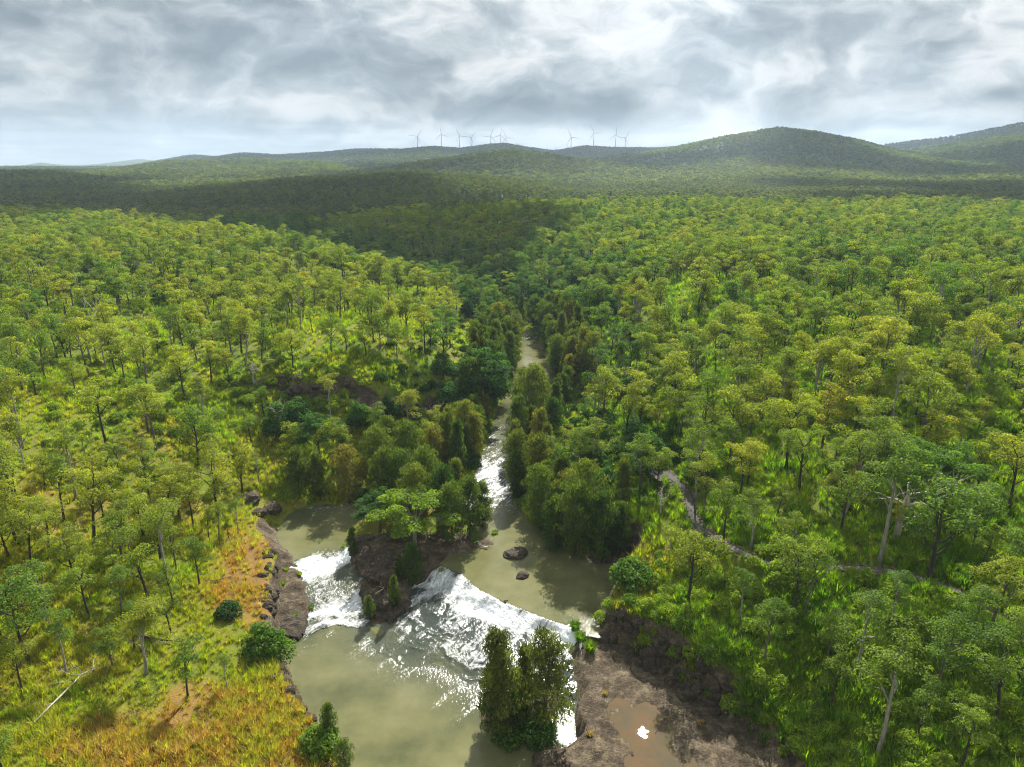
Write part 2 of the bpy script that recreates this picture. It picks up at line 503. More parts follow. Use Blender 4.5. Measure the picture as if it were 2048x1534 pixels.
def ground_at(px, py):
    """where the ray through a pixel meets the ground"""
    d = pix_dir(px, py)
    t = np.concatenate([np.arange(40, 260, .25), np.arange(260, 900, 1.0)])
    x, y, z = d[0] * t, d[1] * t, CAMZ + d[2] * t
    h = land(x, y)
    below = np.nonzero(z < h)[0]
    i = below[0] if len(below) else len(t) - 1
    return float(x[i]), float(y[i]), float(h[i])


# ------------------------------------------------------------------ objects
col = scn.collection


def mesh_obj(name, verts, faces, mats=(), parent=None, smooth=False, attrs=None, mat_idx=None, link=True):
    me = bpy.data.meshes.new(name)
    if isinstance(verts, np.ndarray) and isinstance(faces, np.ndarray):
        me.vertices.add(len(verts))
        me.vertices.foreach_set('co', np.ascontiguousarray(verts, np.float32).ravel())
        k = faces.shape[1]
        me.loops.add(faces.size)
        me.loops.foreach_set('vertex_index', np.ascontiguousarray(faces, np.int32).ravel())
        me.polygons.add(len(faces))
        me.polygons.foreach_set('loop_start', np.arange(0, faces.size, k, dtype=np.int32))
        me.polygons.foreach_set('loop_total', np.full(len(faces), k, np.int32))
        me.update(calc_edges=True)
    else:
        me.from_pydata([tuple(map(float, q)) for q in verts], [], [tuple(int(i) for i in f) for f in faces])
    for m in mats:
        me.materials.append(m)
    if mat_idx is not None:
        me.polygons.foreach_set('material_index', np.asarray(mat_idx, np.int32))
    if smooth:
        me.polygons.foreach_set('use_smooth', np.ones(len(me.polygons), bool))
    for k, a in (attrs or {}).items():
        at = me.attributes.new(k, 'FLOAT', 'POINT')
        at.data.foreach_set('value', np.asarray(a, np.float32))
    ob = bpy.data.objects.new(name, me)
    if link:
        col.objects.link(ob)
    if parent:
        ob.parent = parent
    return ob


def tag(o, label=None, cat=None, group=None, kind=None):
    for k, v in (('label', label), ('category', cat), ('group', group), ('kind', kind)):
        if v:
            o[k] = v
    return o


def empty(name, loc=(0, 0, 0), rz=0, sc=1.0):
    e = bpy.data.objects.new(name, None)
    col.objects.link(e)
    e.location = loc
    e.rotation_euler = (0, 0, rz)
    e.scale = (sc, sc, sc) if not isinstance(sc, tuple) else sc
    e.empty_display_size = .3
    return e


class MB:
    """collects tubes, boxes and leaves into one mesh"""
    def __init__(s):
        s.v, s.f, s.m, s.a = [], [], [], []

    def add(s, verts, faces, mat=0, a=0.5):
        o = len(s.v)
        s.v.extend(verts)
        s.f.extend([tuple(i + o for i in f) for f in faces])
        s.m.extend([mat] * len(faces))
        s.a.extend([a] * len(verts) if np.isscalar(a) else list(a))

    def tube(s, pts, rad, n=6, mat=0, a=.5, cap=True):
        pts = [Vector(p) for p in pts]
        vs_, fs = [], []
        for i, p in enumerate(pts):
            t = (pts[min(i + 1, len(pts) - 1)] - pts[max(i - 1, 0)]).normalized()
            ux = t.cross(Vector((0.31, .95, .05)) if abs(t.x) < .9 else Vector((0, 0, 1))).normalized()
            uy = t.cross(ux)
            for k in range(n):
                w = 2 * math.pi * k / n
                vs_.append(p + (ux * math.cos(w) + uy * math.sin(w)) * rad[i])
        for i in range(len(pts) - 1):
            for k in range(n):
                k2 = (k + 1) % n
                fs.append((i * n + k, i * n + k2, (i + 1) * n + k2, (i + 1) * n + k))
        if cap:
            fs.append(tuple(range((len(pts) - 1) * n, len(pts) * n)))
            fs.append(tuple(range(n - 1, -1, -1)))
        s.add(vs_, fs, mat, a)

    def box(s, lo, hi, mat=0, a=.5):
        x0, y0, z0 = lo
        x1, y1, z1 = hi
        vv = [Vector(q) for q in ((x0, y0, z0), (x1, y0, z0), (x1, y1, z0), (x0, y1, z0), (x0, y0, z1), (x1, y0, z1), (x1, y1, z1), (x0, y1, z1))]
        s.add(vv, [(0, 3, 2, 1), (4, 5, 6, 7), (0, 1, 5, 4), (1, 2, 6, 5), (2, 3, 7, 6), (3, 0, 4, 7)], mat, a)

    def leaves(s, C, D, N, L, Wd, a, mat=0):
        """C centres, D long axis, N rough normal, L length, Wd width (arrays): one folded kite each"""
        S = np.cross(D, N)
        S /= np.linalg.norm(S, axis=1)[:, None] + 1e-9
        N2 = np.cross(S, D)
        L = L[:, None]
        Wd = Wd[:, None]
        v = np.stack([C - D * L * .5, C + S * Wd * .5 + N2 * Wd * .12, C + D * L * .5, C - S * Wd * .5 + N2 * Wd * .12], 1).reshape(-1, 3)
        o = len(s.v)
        s.v.extend(v.tolist())
        n = len(C)
        idx = (np.arange(n) * 4)[:, None] + np.array([0, 1, 2, 3]) + o
        s.f.extend(map(tuple, idx.tolist()))
        s.m.extend([mat] * n)
        s.a.extend(np.repeat(a, 4).tolist())

    def build(s, name, mats, parent=None, smooth=False, link=True):
        return mesh_obj(name, s.v, s.f, mats, parent, smooth, {'shade': s.a}, s.m, link)


# ------------------------------------------------------------------ materials
def new_mat(name):
    m = bpy.data.materials.new(name)
    m.use_nodes = True
    m.node_tree.nodes.clear()
    return m, NT(m.node_tree)


def out(nt, shader):
    nt.l.new(shader, nt.node('ShaderNodeOutputMaterial').inputs[0])


def principled(nt, color, rough=.8, normal=None, spec=.3, metal=0.0):
    b = nt.node('ShaderNodeBsdfPrincipled')
    if isinstance(color, tuple) and len(color) == 3:
        color = color + (1,)
    nt.put(b.inputs['Base Color'], color)
    nt.put(b.inputs['Roughness'], rough)
    nt.put(b.inputs['Specular IOR Level'], spec)
    nt.put(b.inputs['Metallic'], metal)
    if normal is not None:
        nt.put(b.inputs['Normal'], normal)
    return b.outputs[0]


def bump(nt, h, strength=.5, dist=.1):
    b = nt.node('ShaderNodeBump')
    b.inputs['Strength'].default_value = strength
    b.inputs['Distance'].default_value = dist
    nt.put(b.inputs['Height'], h)
    return b.outputs[0]


def leaf_mat(name, stops, trans=.4, tboost=1.9, gloss=.06, rnd=.22, shd=.5):
    m, t = new_mat(name)
    oi = t.node('ShaderNodeObjectInfo')
    f = t.math('ADD', t.attr('tint', 'INSTANCER'), t.math('MULTIPLY', t.math('SUBTRACT', oi.outputs['Random'], .5), rnd))
    f = t.math('ADD', f, t.math('MULTIPLY', t.math('SUBTRACT', t.attr('shade'), .5), shd * .16))
    c = t.ramp(f, stops)
    sh = t.math('ADD', t.math('MULTIPLY', t.attr('shade'), shd), 1 - shd * .5)
    c = t.vmath('SCALE', c, sh)
    dif = t.node('ShaderNodeBsdfDiffuse')
    t.put(dif.inputs[0], c)
    tr = t.node('ShaderNodeBsdfTranslucent')
    t.put(tr.inputs[0], t.vmath('MULTIPLY', c, (tboost, tboost * 1.04, tboost * .40)))
    mx = t.node('ShaderNodeMixShader')
    mx.inputs[0].default_value = trans
    t.l.new(dif.outputs[0], mx.inputs[1])
    t.l.new(tr.outputs[0], mx.inputs[2])
    gl = t.node('ShaderNodeBsdfGlossy')
    gl.inputs['Roughness'].default_value = .6
    gl.inputs[0].default_value = (1, 1, 1, 1)
    m2 = t.node('ShaderNodeMixShader')
    m2.inputs[0].default_value = gloss
    t.l.new(mx.outputs[0], m2.inputs[1])
    t.l.new(gl.outputs[0], m2.inputs[2])
    out(t, m2.outputs[0])
    return m


LEAF = leaf_mat('eucalypt_leaf', [(0.0, (.026, .074, .014)), (.3, (.078, .155, .014)), (.55, (.160, .208, .013)), (.75, (.225, .255, .016)), (.9, (.26, .24, .018)), (1.0, (.20, .12, .026))], trans=.5, gloss=.015, shd=.9)
LEAF_FAR = leaf_mat('grey_green_eucalypt_leaf', [(0.0, (.030, .058, .026)), (.3, (.064, .100, .030)), (.55, (.112, .142, .034)), (.8, (.160, .178, .040))], trans=.45, gloss=.01, shd=.8)
OAK = leaf_mat('she_oak_foliage', [(0.0, (.034, .074, .014)), (.4, (.080, .116, .018)), (.7, (.125, .132, .024)), (1.0, (.16, .125, .036))], trans=.45, gloss=.012, shd=.8)
BROAD = leaf_mat('broad_leaf', [(0.0, (.018, .058, .012)), (.4, (.050, .125, .015)), (.7, (.115, .195, .014)), (1.0, (.21, .28, .016))], trans=.45, gloss=.015, shd=.6)
GRASSM = leaf_mat('grass_blade', [(0.0, (.09, .19, .010)), (.3, (.20, .285, .012)), (.5, (.27, .28, .018)), (.68, (.315, .29, .045)), (.85, (.34, .19, .04)), (1.0, (.38, .30, .16))], trans=.5, gloss=.012, rnd=.18, shd=.5)


def bark_mat(name, c0, c1, scale=3):
    m, t = new_mat(name)
    oc = t.node('ShaderNodeTexCoord').outputs['Object']
    n = t.noise(t.vmath('MULTIPLY', oc, (1, 1, .25)), scale, 5, .6)
    out(t, principled(t, t.ramp(n, [(.35, c0), (.65, c1)]), .9, bump(t, n, .6, .05)))
    return m


BARK_D = bark_mat('dark_bark', (.025, .020, .016), (.075, .06, .048))
BARK_P = bark_mat('pale_bark', (.17, .15, .125), (.36, .335, .295))
BARK_M = bark_mat('grey_bark', (.07, .058, .045), (.17, .145, .115))
DEADW = bark_mat('dead_wood', (.26, .22, .18), (.55, .50, .44))

# ground: rock, soil and short grass
m, t = new_mat('ground_cover')
pos = t.node('ShaderNodeNewGeometry').outputs['Position']
n1 = t.noise(pos, .09, 5, .6)
n2 = t.noise(pos, .8, 6, .65)
n3 = t.noise(pos, 5.0, 5, .65)
dry, rockm, farm = t.attr('dry'), t.attr('rock'), t.attr('far')
gf = t.math('ADD', t.math('MULTIPLY', n1, .35), t.math('ADD', t.math('MULTIPLY', n2, .25), t.math('MULTIPLY', dry, .55)))
gcol = t.ramp(gf, [(.15, (.06, .105, .012)), (.4, (.125, .16, .016)), (.62, (.19, .175, .025)), (.82, (.23, .14, .035)), (1.0, (.19, .11, .04))])
gcol = t.vmath('SCALE', gcol, t.math('ADD', t.math('MULTIPLY', n3, .7), .6))
# stony soil shows through in patches
soil = t.ramp(t.noise(pos, .35, 6, .7), [(.60, 0.0), (.68, 1.0)])
gcol = t.mix(t.math('MULTIPLY', soil, .55), gcol, (.12, .08, .055))
# far hills: scrubby cover, with pale grass between crowns
vor = t.node('ShaderNodeTexVoronoi')
t.put(vor.inputs['Vector'], t.vmath('MULTIPLY', pos, (1, 1, .3)))
vor.inputs['Scale'].default_value = .085
fcol = t.ramp(t.math('ADD', t.math('MULTIPLY', vor.outputs['Distance'], .55), t.math('MULTIPLY', t.noise(pos, .012, 6, .65), .6)),
              [(.3, (.022, .042, .016)), (.6, (.045, .075, .022)), (.82, (.085, .105, .035)), (1.0, (.12, .12, .05))])
gcol = t.mix(farm, gcol, fcol)
rv = t.node('ShaderNodeTexVoronoi', feature='DISTANCE_TO_EDGE')
t.put(rv.inputs['Vector'], t.vmath('ADD', pos, t.vmath('SCALE', t.noise(pos, 1.4, 4, .6, col=True), .9)))
rv.inputs['Scale'].default_value = 1.1
crack = t.ramp(rv.outputs['Distance'], [(0, 0.0), (.07, 1.0)])
rcol = t.ramp(t.math('ADD', t.math('MULTIPLY', t.noise(pos, .45, 7, .7), .6), t.math('MULTIPLY', t.noise(pos, 3.5, 6, .7), .45)),
              [(.36, (.023, .018, .012)), (.47, (.064, .048, .032)), (.56, (.108, .083, .055)), (.65, (.19, .153, .105)), (.78, (.40, .35, .28))])
rcol = t.vmath('SCALE', rcol, t.math('ADD', t.math('MULTIPLY', crack, .10), .92))
lich = t.ramp(t.noise(pos, .9, 8, .75), [(.52, 0.0), (.66, 1.0)])
rcol = t.mix(t.math('MULTIPLY', lich, .7), rcol, (.21, .165, .09))
pale = t.ramp(t.noise(pos, .22, 8, .75), [(.60, 0.0), (.70, 1.0)])
rcol = t.mix(t.math('MULTIPLY', pale, .6), rcol, (.34, .30, .25))
rk = t.ramp(t.math('ADD', rockm, t.math('MULTIPLY', t.math('SUBTRACT', n2, .5), .9)), [(.40, 0.0), (.60, 1.0)])
gcol = t.mix(rk, gcol, rcol)
hgt = t.math('ADD', t.math('MULTIPLY', n3, .5), t.math('ADD', t.math('MULTIPLY', n2, .6), t.math('MULTIPLY', t.math('MULTIPLY', t.noise(pos, 2.0, 6, .7), rk), .8)))
out(t, principled(t, gcol, .92, bump(t, hgt, .9, .35), .15))
GROUND = m

m, t = new_mat('basalt')
pos = t.node('ShaderNodeNewGeometry').outputs['Position']
rc = t.ramp(t.math('ADD', t.math('MULTIPLY', t.noise(pos, 1.2, 6, .7), .5), t.math('MULTIPLY', t.noise(pos, 6.0, 6, .7), .5)), [(.38, (.025, .019, .013)), (.48, (.066, .050, .033)), (.57, (.115, .090, .060)), (.69, (.25, .21, .155))])
out(t, principled(t, rc, .85, bump(t, t.noise(pos, 3, 8, .75), 1.0, .5), .3))
BASALT = m

# water: murky body, sky on its skin, air-filled white water where it tumbles
m, t = new_mat('river_water')
pos = t.node('ShaderNodeNewGeometry').outputs['Position']
foam, turb, dark = t.attr('foam'), t.attr('turb'), t.attr('dark')
fl = t.vmath('ADD', t.vmath('MULTIPLY', pos, (1.0, .62, 1.0)), t.vmath('SCALE', t.noise(pos, .5, 3, .6, col=True), 1.6))
cs = t.node('ShaderNodeCombineXYZ')
t.put(cs.inputs[0], t.math('ADD', t.attr('across'), t.math('MULTIPLY', t.noise(pos, .7, 3, .6), 1.2)))
t.put(cs.inputs[1], t.math('MULTIPLY', t.attr('along'), .26))
fn = t.math('ADD', t.math('MULTIPLY', t.noise(cs.outputs[0], 2.6, 8, .68), .72), t.math('MULTIPLY', t.noise(fl, 3.0, 6, .7), .28))
fm = t.math('ADD', foam, t.math('MULTIPLY', t.math('SUBTRACT', fn, .5), 1.7))
fmask = t.ramp(fm, [(.30, 0.0), (.55, .5), (.86, 1.0)])
fmask = t.math('MULTIPLY', fmask, t.ramp(foam, [(.02, 0.0), (.15, 1.0)]))
body = t.ramp(t.noise(pos, .12, 4, .6), [(.3, (.072, .078, .032)), (.5, (.125, .124, .052)), (.7, (.175, .168, .082))])
body = t.mix(dark, body, (.030, .042, .045))
wcol = t.mix(fmask, body, (.80, .82, .82))
rip = t.math('ADD', t.math('MULTIPLY', t.noise(t.vmath('MULTIPLY', pos, (1, .7, 1)), 3.2, 4, .6), t.math('ADD', t.math('MULTIPLY', turb, 1.1), .05)),
             t.math('MULTIPLY', t.noise(pos, .9, 4, .6), t.math('ADD', turb, .04)))
b = t.node('ShaderNodeBsdfPrincipled')
t.put(b.inputs['Base Color'], wcol)
t.put(b.inputs['Roughness'], t.math('ADD', t.math('ADD', t.math('MULTIPLY', fmask, .5), t.math('MULTIPLY', turb, .28)), .06))
b.inputs['IOR'].default_value = 1.33
t.put(b.inputs['Normal'], bump(t, rip, .9, .22))
out(t, b.outputs[0])
WATER = m

m, t = new_mat('puddle_water')
pos = t.node('ShaderNodeNewGeometry').outputs['Position']
b = t.node('ShaderNodeBsdfPrincipled')
t.put(b.inputs['Base Color'], t.ramp(t.noise(pos, .3, 4, .6), [(.4, (.115, .075, .038)), (.6, (.085, .070, .040))]))
b.inputs['Roughness'].default_value = .0
b.inputs['IOR'].default_value = 1.33
pvo = t.node('ShaderNodeTexVoronoi')
t.put(pvo.inputs['Vector'], t.vmath('MULTIPLY', pos, (1, 1, 0)))
pvo.inputs['Scale'].default_value = 3.0
t.put(b.inputs['Normal'], bump(t, t.math('POWER', pvo.outputs['Distance'], 2.0), 1.0, .0004))
out(t, b.outputs[0])
PUDM = m


def plain(name, c, rough=.7, spec=.3, metal=0.0, sc=3.0, var=.25):
    m, t = new_mat(name)
    oc = t.node('ShaderNodeTexCoord').outputs['Object']
    n = t.noise(oc, sc, 6, .6)
    lo = tuple(q * (1 - var) for q in c)
    hi = tuple(min(1, q * (1 + var)) for q in c)
    out(t, principled(t, t.ramp(n, [(.3, lo), (.7, hi)]), rough, bump(t, n, .3, .02), spec, metal))
    return m


ASPHALT = plain('path_bitumen', (.085, .075, .066), .9)
STONE = plain('edging_stone', (.17, .12, .09), .9)
TIMBER = plain('weathered_timber', (.085, .07, .06), .85)
STEEL = plain('dull_steel', (.07, .07, .072), .6, .4, .5)
WHITE = plain('turbine_white', (.45, .47, .50), .45, .4, 0, .05, .04)

# ------------------------------------------------------------------ terrain sheet
def axis(lo, a, b, hi, step, g):
    c = list(np.arange(a, b + step * .5, step))
    s, q = step, c[-1]
    while q < hi:
        s *= g
        q += s
        c.append(q)
    s, q = step, c[0]
    pre = []
    while q > lo:
        s *= g
        q -= s
        pre.append(q)
    return np.array(pre[::-1] + c)


xs = axis(-9000, -48, 50, 9000, .36, 1.036)
ys = axis(-150, 36, 132, 11000, .36, 1.024)
GX, GY = np.meshgrid(xs, ys)
GZ, GR = land(GX, GY, True)
nx, ny = len(xs), len(ys)
verts = np.stack([GX, GY, GZ], -1).reshape(-1, 3)
ii = np.arange(nx * ny).reshape(ny, nx)
faces = np.stack([ii[:-1, :-1], ii[:-1, 1:], ii[1:, 1:], ii[1:, :-1]], -1).reshape(-1, 4)

# orange and straw coloured grass along the left bank and on the right point
DRY = [(wpoly([(p[0], p[1], 5) for p in q]), w) for q, w in (
    ([(470, 1060), (545, 1085), (552, 1180), (545, 1240), (510, 1260), (470, 1210), (430, 1190), (455, 1130)], .80),
    ([(400, 1370), (545, 1330), (600, 1420), (655, 1534), (560, 1600), (200, 1600), (180, 1500), (330, 1440)], .72),
    ([(1250, 1110), (1330, 1120), (1360, 1180), (1300, 1230), (1220, 1230), (1215, 1195)], .6))]


def dryness(x, y):
    d = np.full(np.shape(x), .18)
    for P, w in DRY:
        d = np.maximum(d, w * (1 - sstep(-1.0, 4.0, sdist(x, y, P) + fbm(x, y, 6, 3, 61) * 3)))
    # the whole left bank is drier than the lush right one
    d = d + .28 * sstep(5, -25, x) * (1 - sstep(100, 150, y)) - .1 * sstep(15, 30, x)
    return d + .30 * fbm(x, y, 5, 4, 62)


far_m = sstep(420, 620, np.hypot(GX, GY))


def mesh_z(x, y):
    """height of the terrain sheet itself (bilinear)"""
    x, y = np.asarray(x, float), np.asarray(y, float)
    i = np.clip(np.searchsorted(xs, x) - 1, 0, nx - 2)
    j = np.clip(np.searchsorted(ys, y) - 1, 0, ny - 2)
    a = np.clip((x - xs[i]) / (xs[i + 1] - xs[i]), 0, 1)
    b = np.clip((y - ys[j]) / (ys[j + 1] - ys[j]), 0, 1)
    return (GZ[j, i] * (1 - a) + GZ[j, i + 1] * a) * (1 - b) + (GZ[j + 1, i] * (1 - a) + GZ[j + 1, i + 1] * a) * b


terrain = mesh_obj('terrain', verts, faces, [GROUND], smooth=True, attrs={'rock': GR.ravel(), 'dry': dryness(GX.ravel(), GY.ravel()), 'far': far_m.ravel()})
tag(terrain, 'valley ground of grass, soil and rock rising to far hills', kind='structure')

# ------------------------------------------------------------------ river
def water_sheet(name, x0, x1, y0, y1, st, label):
    ax, ay = np.arange(x0, x1 + st * .5, st), np.arange(y0, y1 + st * .5, st)
    X, Y = np.meshgrid(ax, ay)
    x, y = X.ravel(), Y.ravel()
    d = sdist(x, y, SHORE)
    keep = d < 1.3
    zw, t = water_level(x, y)
    # soften the level field so that the edges of the falls are not razor sharp
    Zg = zw.reshape(X.shape)
    for _ in range(2 if st < .5 else 1):
        Zp = np.pad(Zg, 1, mode='edge')
        Zg = (Zp[:-2, 1:-1] + Zp[2:, 1:-1] + Zp[1:-1, :-2] + Zp[1:-1, 2:] + 2 * Zg) / 6
    gy, gx = np.gradient(Zg, st)
    slope = np.hypot(gx, gy).ravel()
    zs = Zg.ravel()
    ct = CREST[-1] - CREST[0]
    ct = ct / np.hypot(*ct)
    along, across = -x * ct[1] + y * ct[0], x * ct[0] + y * ct[1]
    wa = np.clip(seg_dist(x, y, CREST, False) / 4, 0, 1)
    _, t = water_level(x + wa * fbm(x, y, 4.5, 3, 72) * 1.9, y + wa * fbm(x, y, 4.0, 3, 73) * 1.9)
    cas = (t >= 0) & (t < 1.5)
    lch = t >= 1.5
    tl = np.where(lch, t - 2, 0) + .07 * fbm(x, y, 4, 3, 74)
    streak = fbm(across, along * .3, 1.6, 4, 71, .6) + .7 * fbm(across * .6 + along * .5, along * .5, 3.5, 3, 75)
    foam = np.clip(slope * 1.1 - .05, 0, .95)
    # right fall: a broad white sheet at its crest, strands below
    wide = sstep(CREST[0][0], CREST[2][0], x)
    brk = np.clip(.5 + 1.1 * fbm(across, along * .6, 2.6, 3, 83), 0, 1)
    ledge = np.clip(np.sin(t * 30 + 6 * fbm(x, y, 5.0, 4, 76)), 0, 1) ** 2 * brk * (t > .25) * (t < .95)
    foam = np.where(cas, np.maximum(foam * (t < .4), (.72 * np.exp(-((t - .14) / .15) ** 2) * (.55 + .45 * wide)) + .22 * ledge + .20 * (1 - sstep(.72, 1.0, t)) + .30 * streak * (1 - .6 * sstep(.7, 1, t))), foam)
    foam = np.where(lch, .85 * np.exp(-((tl - .13) / .13) ** 2) + .5 * np.exp(-((tl - .66) / .13) ** 2) + .40 * np.exp(-((tl - .93) / .07) ** 2) + .12 + .28 * streak, foam)
    e0 = np.array(unproj(1112, 1330, .7))
    ae = e0 @ ct
    foam = np.where(cas, foam * (1 - .62 * sstep(ae - .5, ae + 1.5, across) * sstep(.3, .5, t)), foam)
    # riffles up the narrow reach and a small spout beside the she-oaks
    rif = np.exp(-((y - 122) / 12) ** 2) + .8 * np.exp(-((y - 162) / 7) ** 2) * (x > 8) + .7 * np.exp(-((y - 231) / 5) ** 2) + .45 * np.exp(-((y - 145) / 14) ** 2)
    foam = np.maximum(foam, np.clip(rif, 0, 1) * (.48 + .25 * streak) * ~cas * ~lch)
    sp = unproj(1128, 1462, 0)
    foam = np.maximum(foam, .85 * np.exp(-(((x - sp[0]) / 1.3) ** 2 + ((y - sp[1]) / 2.2) ** 2)))
    pool = (zs < .08) & ~cas & ~lch
    bel = np.minimum(seg_dist(x, y, CBASE, False), seg_dist(x, y, LBASE, False))
    trail = fbm(across * .9, along * .22, 1.5, 4, 84, .6)
    foam = np.where(pool, np.maximum(foam, np.exp(-bel / 5.0) * np.clip(.16 + .30 * trail, 0, .6)), foam)
    turb = np.clip(foam * 1.1, 0, 1) * .9 + .12 * cas + .25 * lch
    below = seg_dist(x, y, CBASE, False)
    turb = np.maximum(turb, np.where(pool, .28 * np.exp(-below / 3.0), .05))
    turb = np.where((~pool) & (turb < .1), .07, turb)
    dark = np.clip(np.where(cas | lch, .85 - .3 * sstep(.5, 1, t), 0) + np.where(pool, .55 * np.exp(-below / 3.5), 0) + rif * .7 * (~cas), 0, .9)
    dark = np.where(lch, .6, dark)
    z = zs + turb * (fbm(x, y, 1.7, 3, 81) * .22 + fbm(x + y, y * .6, .7, 2, 82) * .10) * np.clip(foam * 2 + .15, 0, 1)
    z = z + np.where(cas, .08 * brk * np.sin(t * 30 + 6 * fbm(x, y, 5.0, 4, 76)) * sstep(.15, .3, t) * sstep(1, .85, t), 0)
    n = len(ax)
    idx = np.arange(len(x)).reshape(len(ay), n)
    kf = keep.reshape(len(ay), n)
    fk = kf[:-1, :-1] & kf[:-1, 1:] & kf[1:, 1:] & kf[1:, :-1]
    f = np.stack([idx[:-1, :-1], idx[:-1, 1:], idx[1:, 1:], idx[1:, :-1]], -1)[fk]
    used, inv = np.unique(f, return_inverse=True)
    f = inv.reshape(-1, 4)
    v = np.stack([x, y, z], -1)[used]
    ob = mesh_obj(name, v, f, [WATER], smooth=True, attrs={'foam': foam[used], 'turb': turb[used], 'dark': dark[used], 'across': across[used], 'along': along[used]})
    return tag(ob, label, kind='structure')


water_sheet('river_water', -42, 30, 28, 112, .17, 'murky green river tumbling white over a rock bar into a calm pool')
water_sheet('upstream_water', -30, 40, 112.0, 262, .4, 'narrow upstream reach of the river between she-oaks')
pd = PUDDLE
nn = len(pd)
cc = pd.mean(0)
pv = [(p[0], p[1], PUDDLE_Z) for p in (pd + (pd - cc) * .30)] + [(cc[0], cc[1], PUDDLE_Z)]
tag(mesh_obj('puddle_water', pv, [(i, (i + 1) % nn, nn) for i in range(nn)], [PUDM]), 'shallow brown rain puddle on the rock shelf', kind='structure')

# ------------------------------------------------------------------ tree and plant prototypes
def limb(mb, rs, p0, d, length, r0, depth, tips, mat, gnarl=.25, up=.35):
    """one branch, curved, that forks until depth runs out; tips collects the ends"""
    n = 4
    pts, rad = [p0.copy()], [r0]
    d = d.normalized()
    for i in range(n):
        d = (d + Vector((rs.gauss(0, gnarl), rs.gauss(0, gnarl), rs.gauss(0, gnarl * .6) + up * .25))).normalized()
        pts.append(pts[-1] + d * (length / n))
        rad.append(r0 * (1 - .55 * (i + 1) / n))
    mb.tube(pts, rad, 5 if r0 > .06 else 4, mat, .5, False)
    if depth == 0:
        tips.append((pts[-1], d))
        tips.append((pts[-2] + Vector((rs.gauss(0, .3), rs.gauss(0, .3), .1)), d))
        return
    for k in range(rs.choice((2, 2, 3))):
        q = pts[rs.choice((2, 3, 4, 4))]
        a = Vector((rs.gauss(0, 1), rs.gauss(0, 1), rs.gauss(.25, .35))).normalized()
        limb(mb, rs, q, d * .9 + a * .85, length * rs.uniform(.5, .72), r0 * .45, depth - 1, tips, mat, gnarl, up)


def leaf_clump(mb, ng, c, rx, rz, n, size, mat, up=.35, tone=None, droop=0.0, wid=.5):
    """leaves through the upper part of a flattened ball"""
    th = ng.uniform(0, 2 * np.pi, n)
    cz = ng.uniform(-.35, 1, n)
    rr = ng.uniform(.45, 1.0, n) ** .6
    s = np.sqrt(np.clip(1 - cz * cz, 0, 1))
    P = np.stack([s * np.cos(th) * rx * rr, s * np.sin(th) * rx * rr, cz * rz * rr], 1)
    nrm = P / np.array([rx, rx, rz])
    nrm = nrm + ng.normal(0, .55, (n, 3)) + np.array([0, 0, up])
    nrm /= np.linalg.norm(nrm, axis=1)[:, None]
    D = ng.normal(0, 1, (n, 3))
    D[:, 2] -= droop * 3
    D -= nrm * (D * nrm).sum(1)[:, None] * (1 - droop)
    D /= np.linalg.norm(D, axis=1)[:, None] + 1e-9
    L = size * ng.uniform(.7, 1.4, n)
    base = ng.uniform(.2, .8) if tone is None else tone
    a = np.clip(base + ng.normal(0, .14, n), 0, 1)
    mb.leaves(P + np.array(c), D, nrm, L, L * wid * ng.uniform(.8, 1.2, n), a, mat)


def gum(seed, H=12.0, spread=1.0, leafn=70, size=.28, lean=.06, limbs=6, fork=.45, dens=1.0):
    """open crowned eucalypt -> (trunk MB, crown MB), metres"""
    rs, ng = random.Random(seed), np.random.default_rng(seed)
    tr, cr = MB(), MB()
    lx, ly = rs.gauss(0, lean), rs.gauss(0, lean)
    pts, rad = [], []
    top = H * (fork + .25)
    r0 = .017 * H + .03
    for i in range(8):
        q = i / 7
        pts.append(Vector((lx * top * q + math.sin(q * 4 + seed) * .012 * H, ly * top * q + math.cos(q * 3.3 + seed) * .012 * H, top * q - .35 * (i == 0))))
        rad.append(r0 * (1.25 if i == 0 else 1 - .62 * q))
    tr.tube(pts, rad, 7, 0, .5)
    tips = []
    for k in range(limbs):
        q = fork + (1 - fork) * (k + .5) / limbs
        i = min(int(q * 7), 6)
        p = pts[i].lerp(pts[i + 1], q * 7 - i)
        a = k * 2.4 + rs.uniform(-.5, .5)
        el = rs.uniform(.35, .9) + .5 * q
        d = Vector((math.cos(a) * spread, math.sin(a) * spread, el))
        limb(tr, rs, p, d, H * .24 * rs.uniform(.8, 1.2) * (1.15 - .3 * q), r0 * .42, 1, tips, 0)
    limb(tr, rs, pts[-1], Vector((lx, ly, 1)), H * .2, r0 * .38, 1, tips, 0)
    for p, d in tips:
        if p.z < H * .3:
            continue
        r = H * rs.uniform(.060, .115)
        leaf_clump(cr, ng, p, r * 1.15, r * .62, int(leafn * dens * rs.uniform(.7, 1.3)), size, 0, .9, None, .15)
    return tr, cr


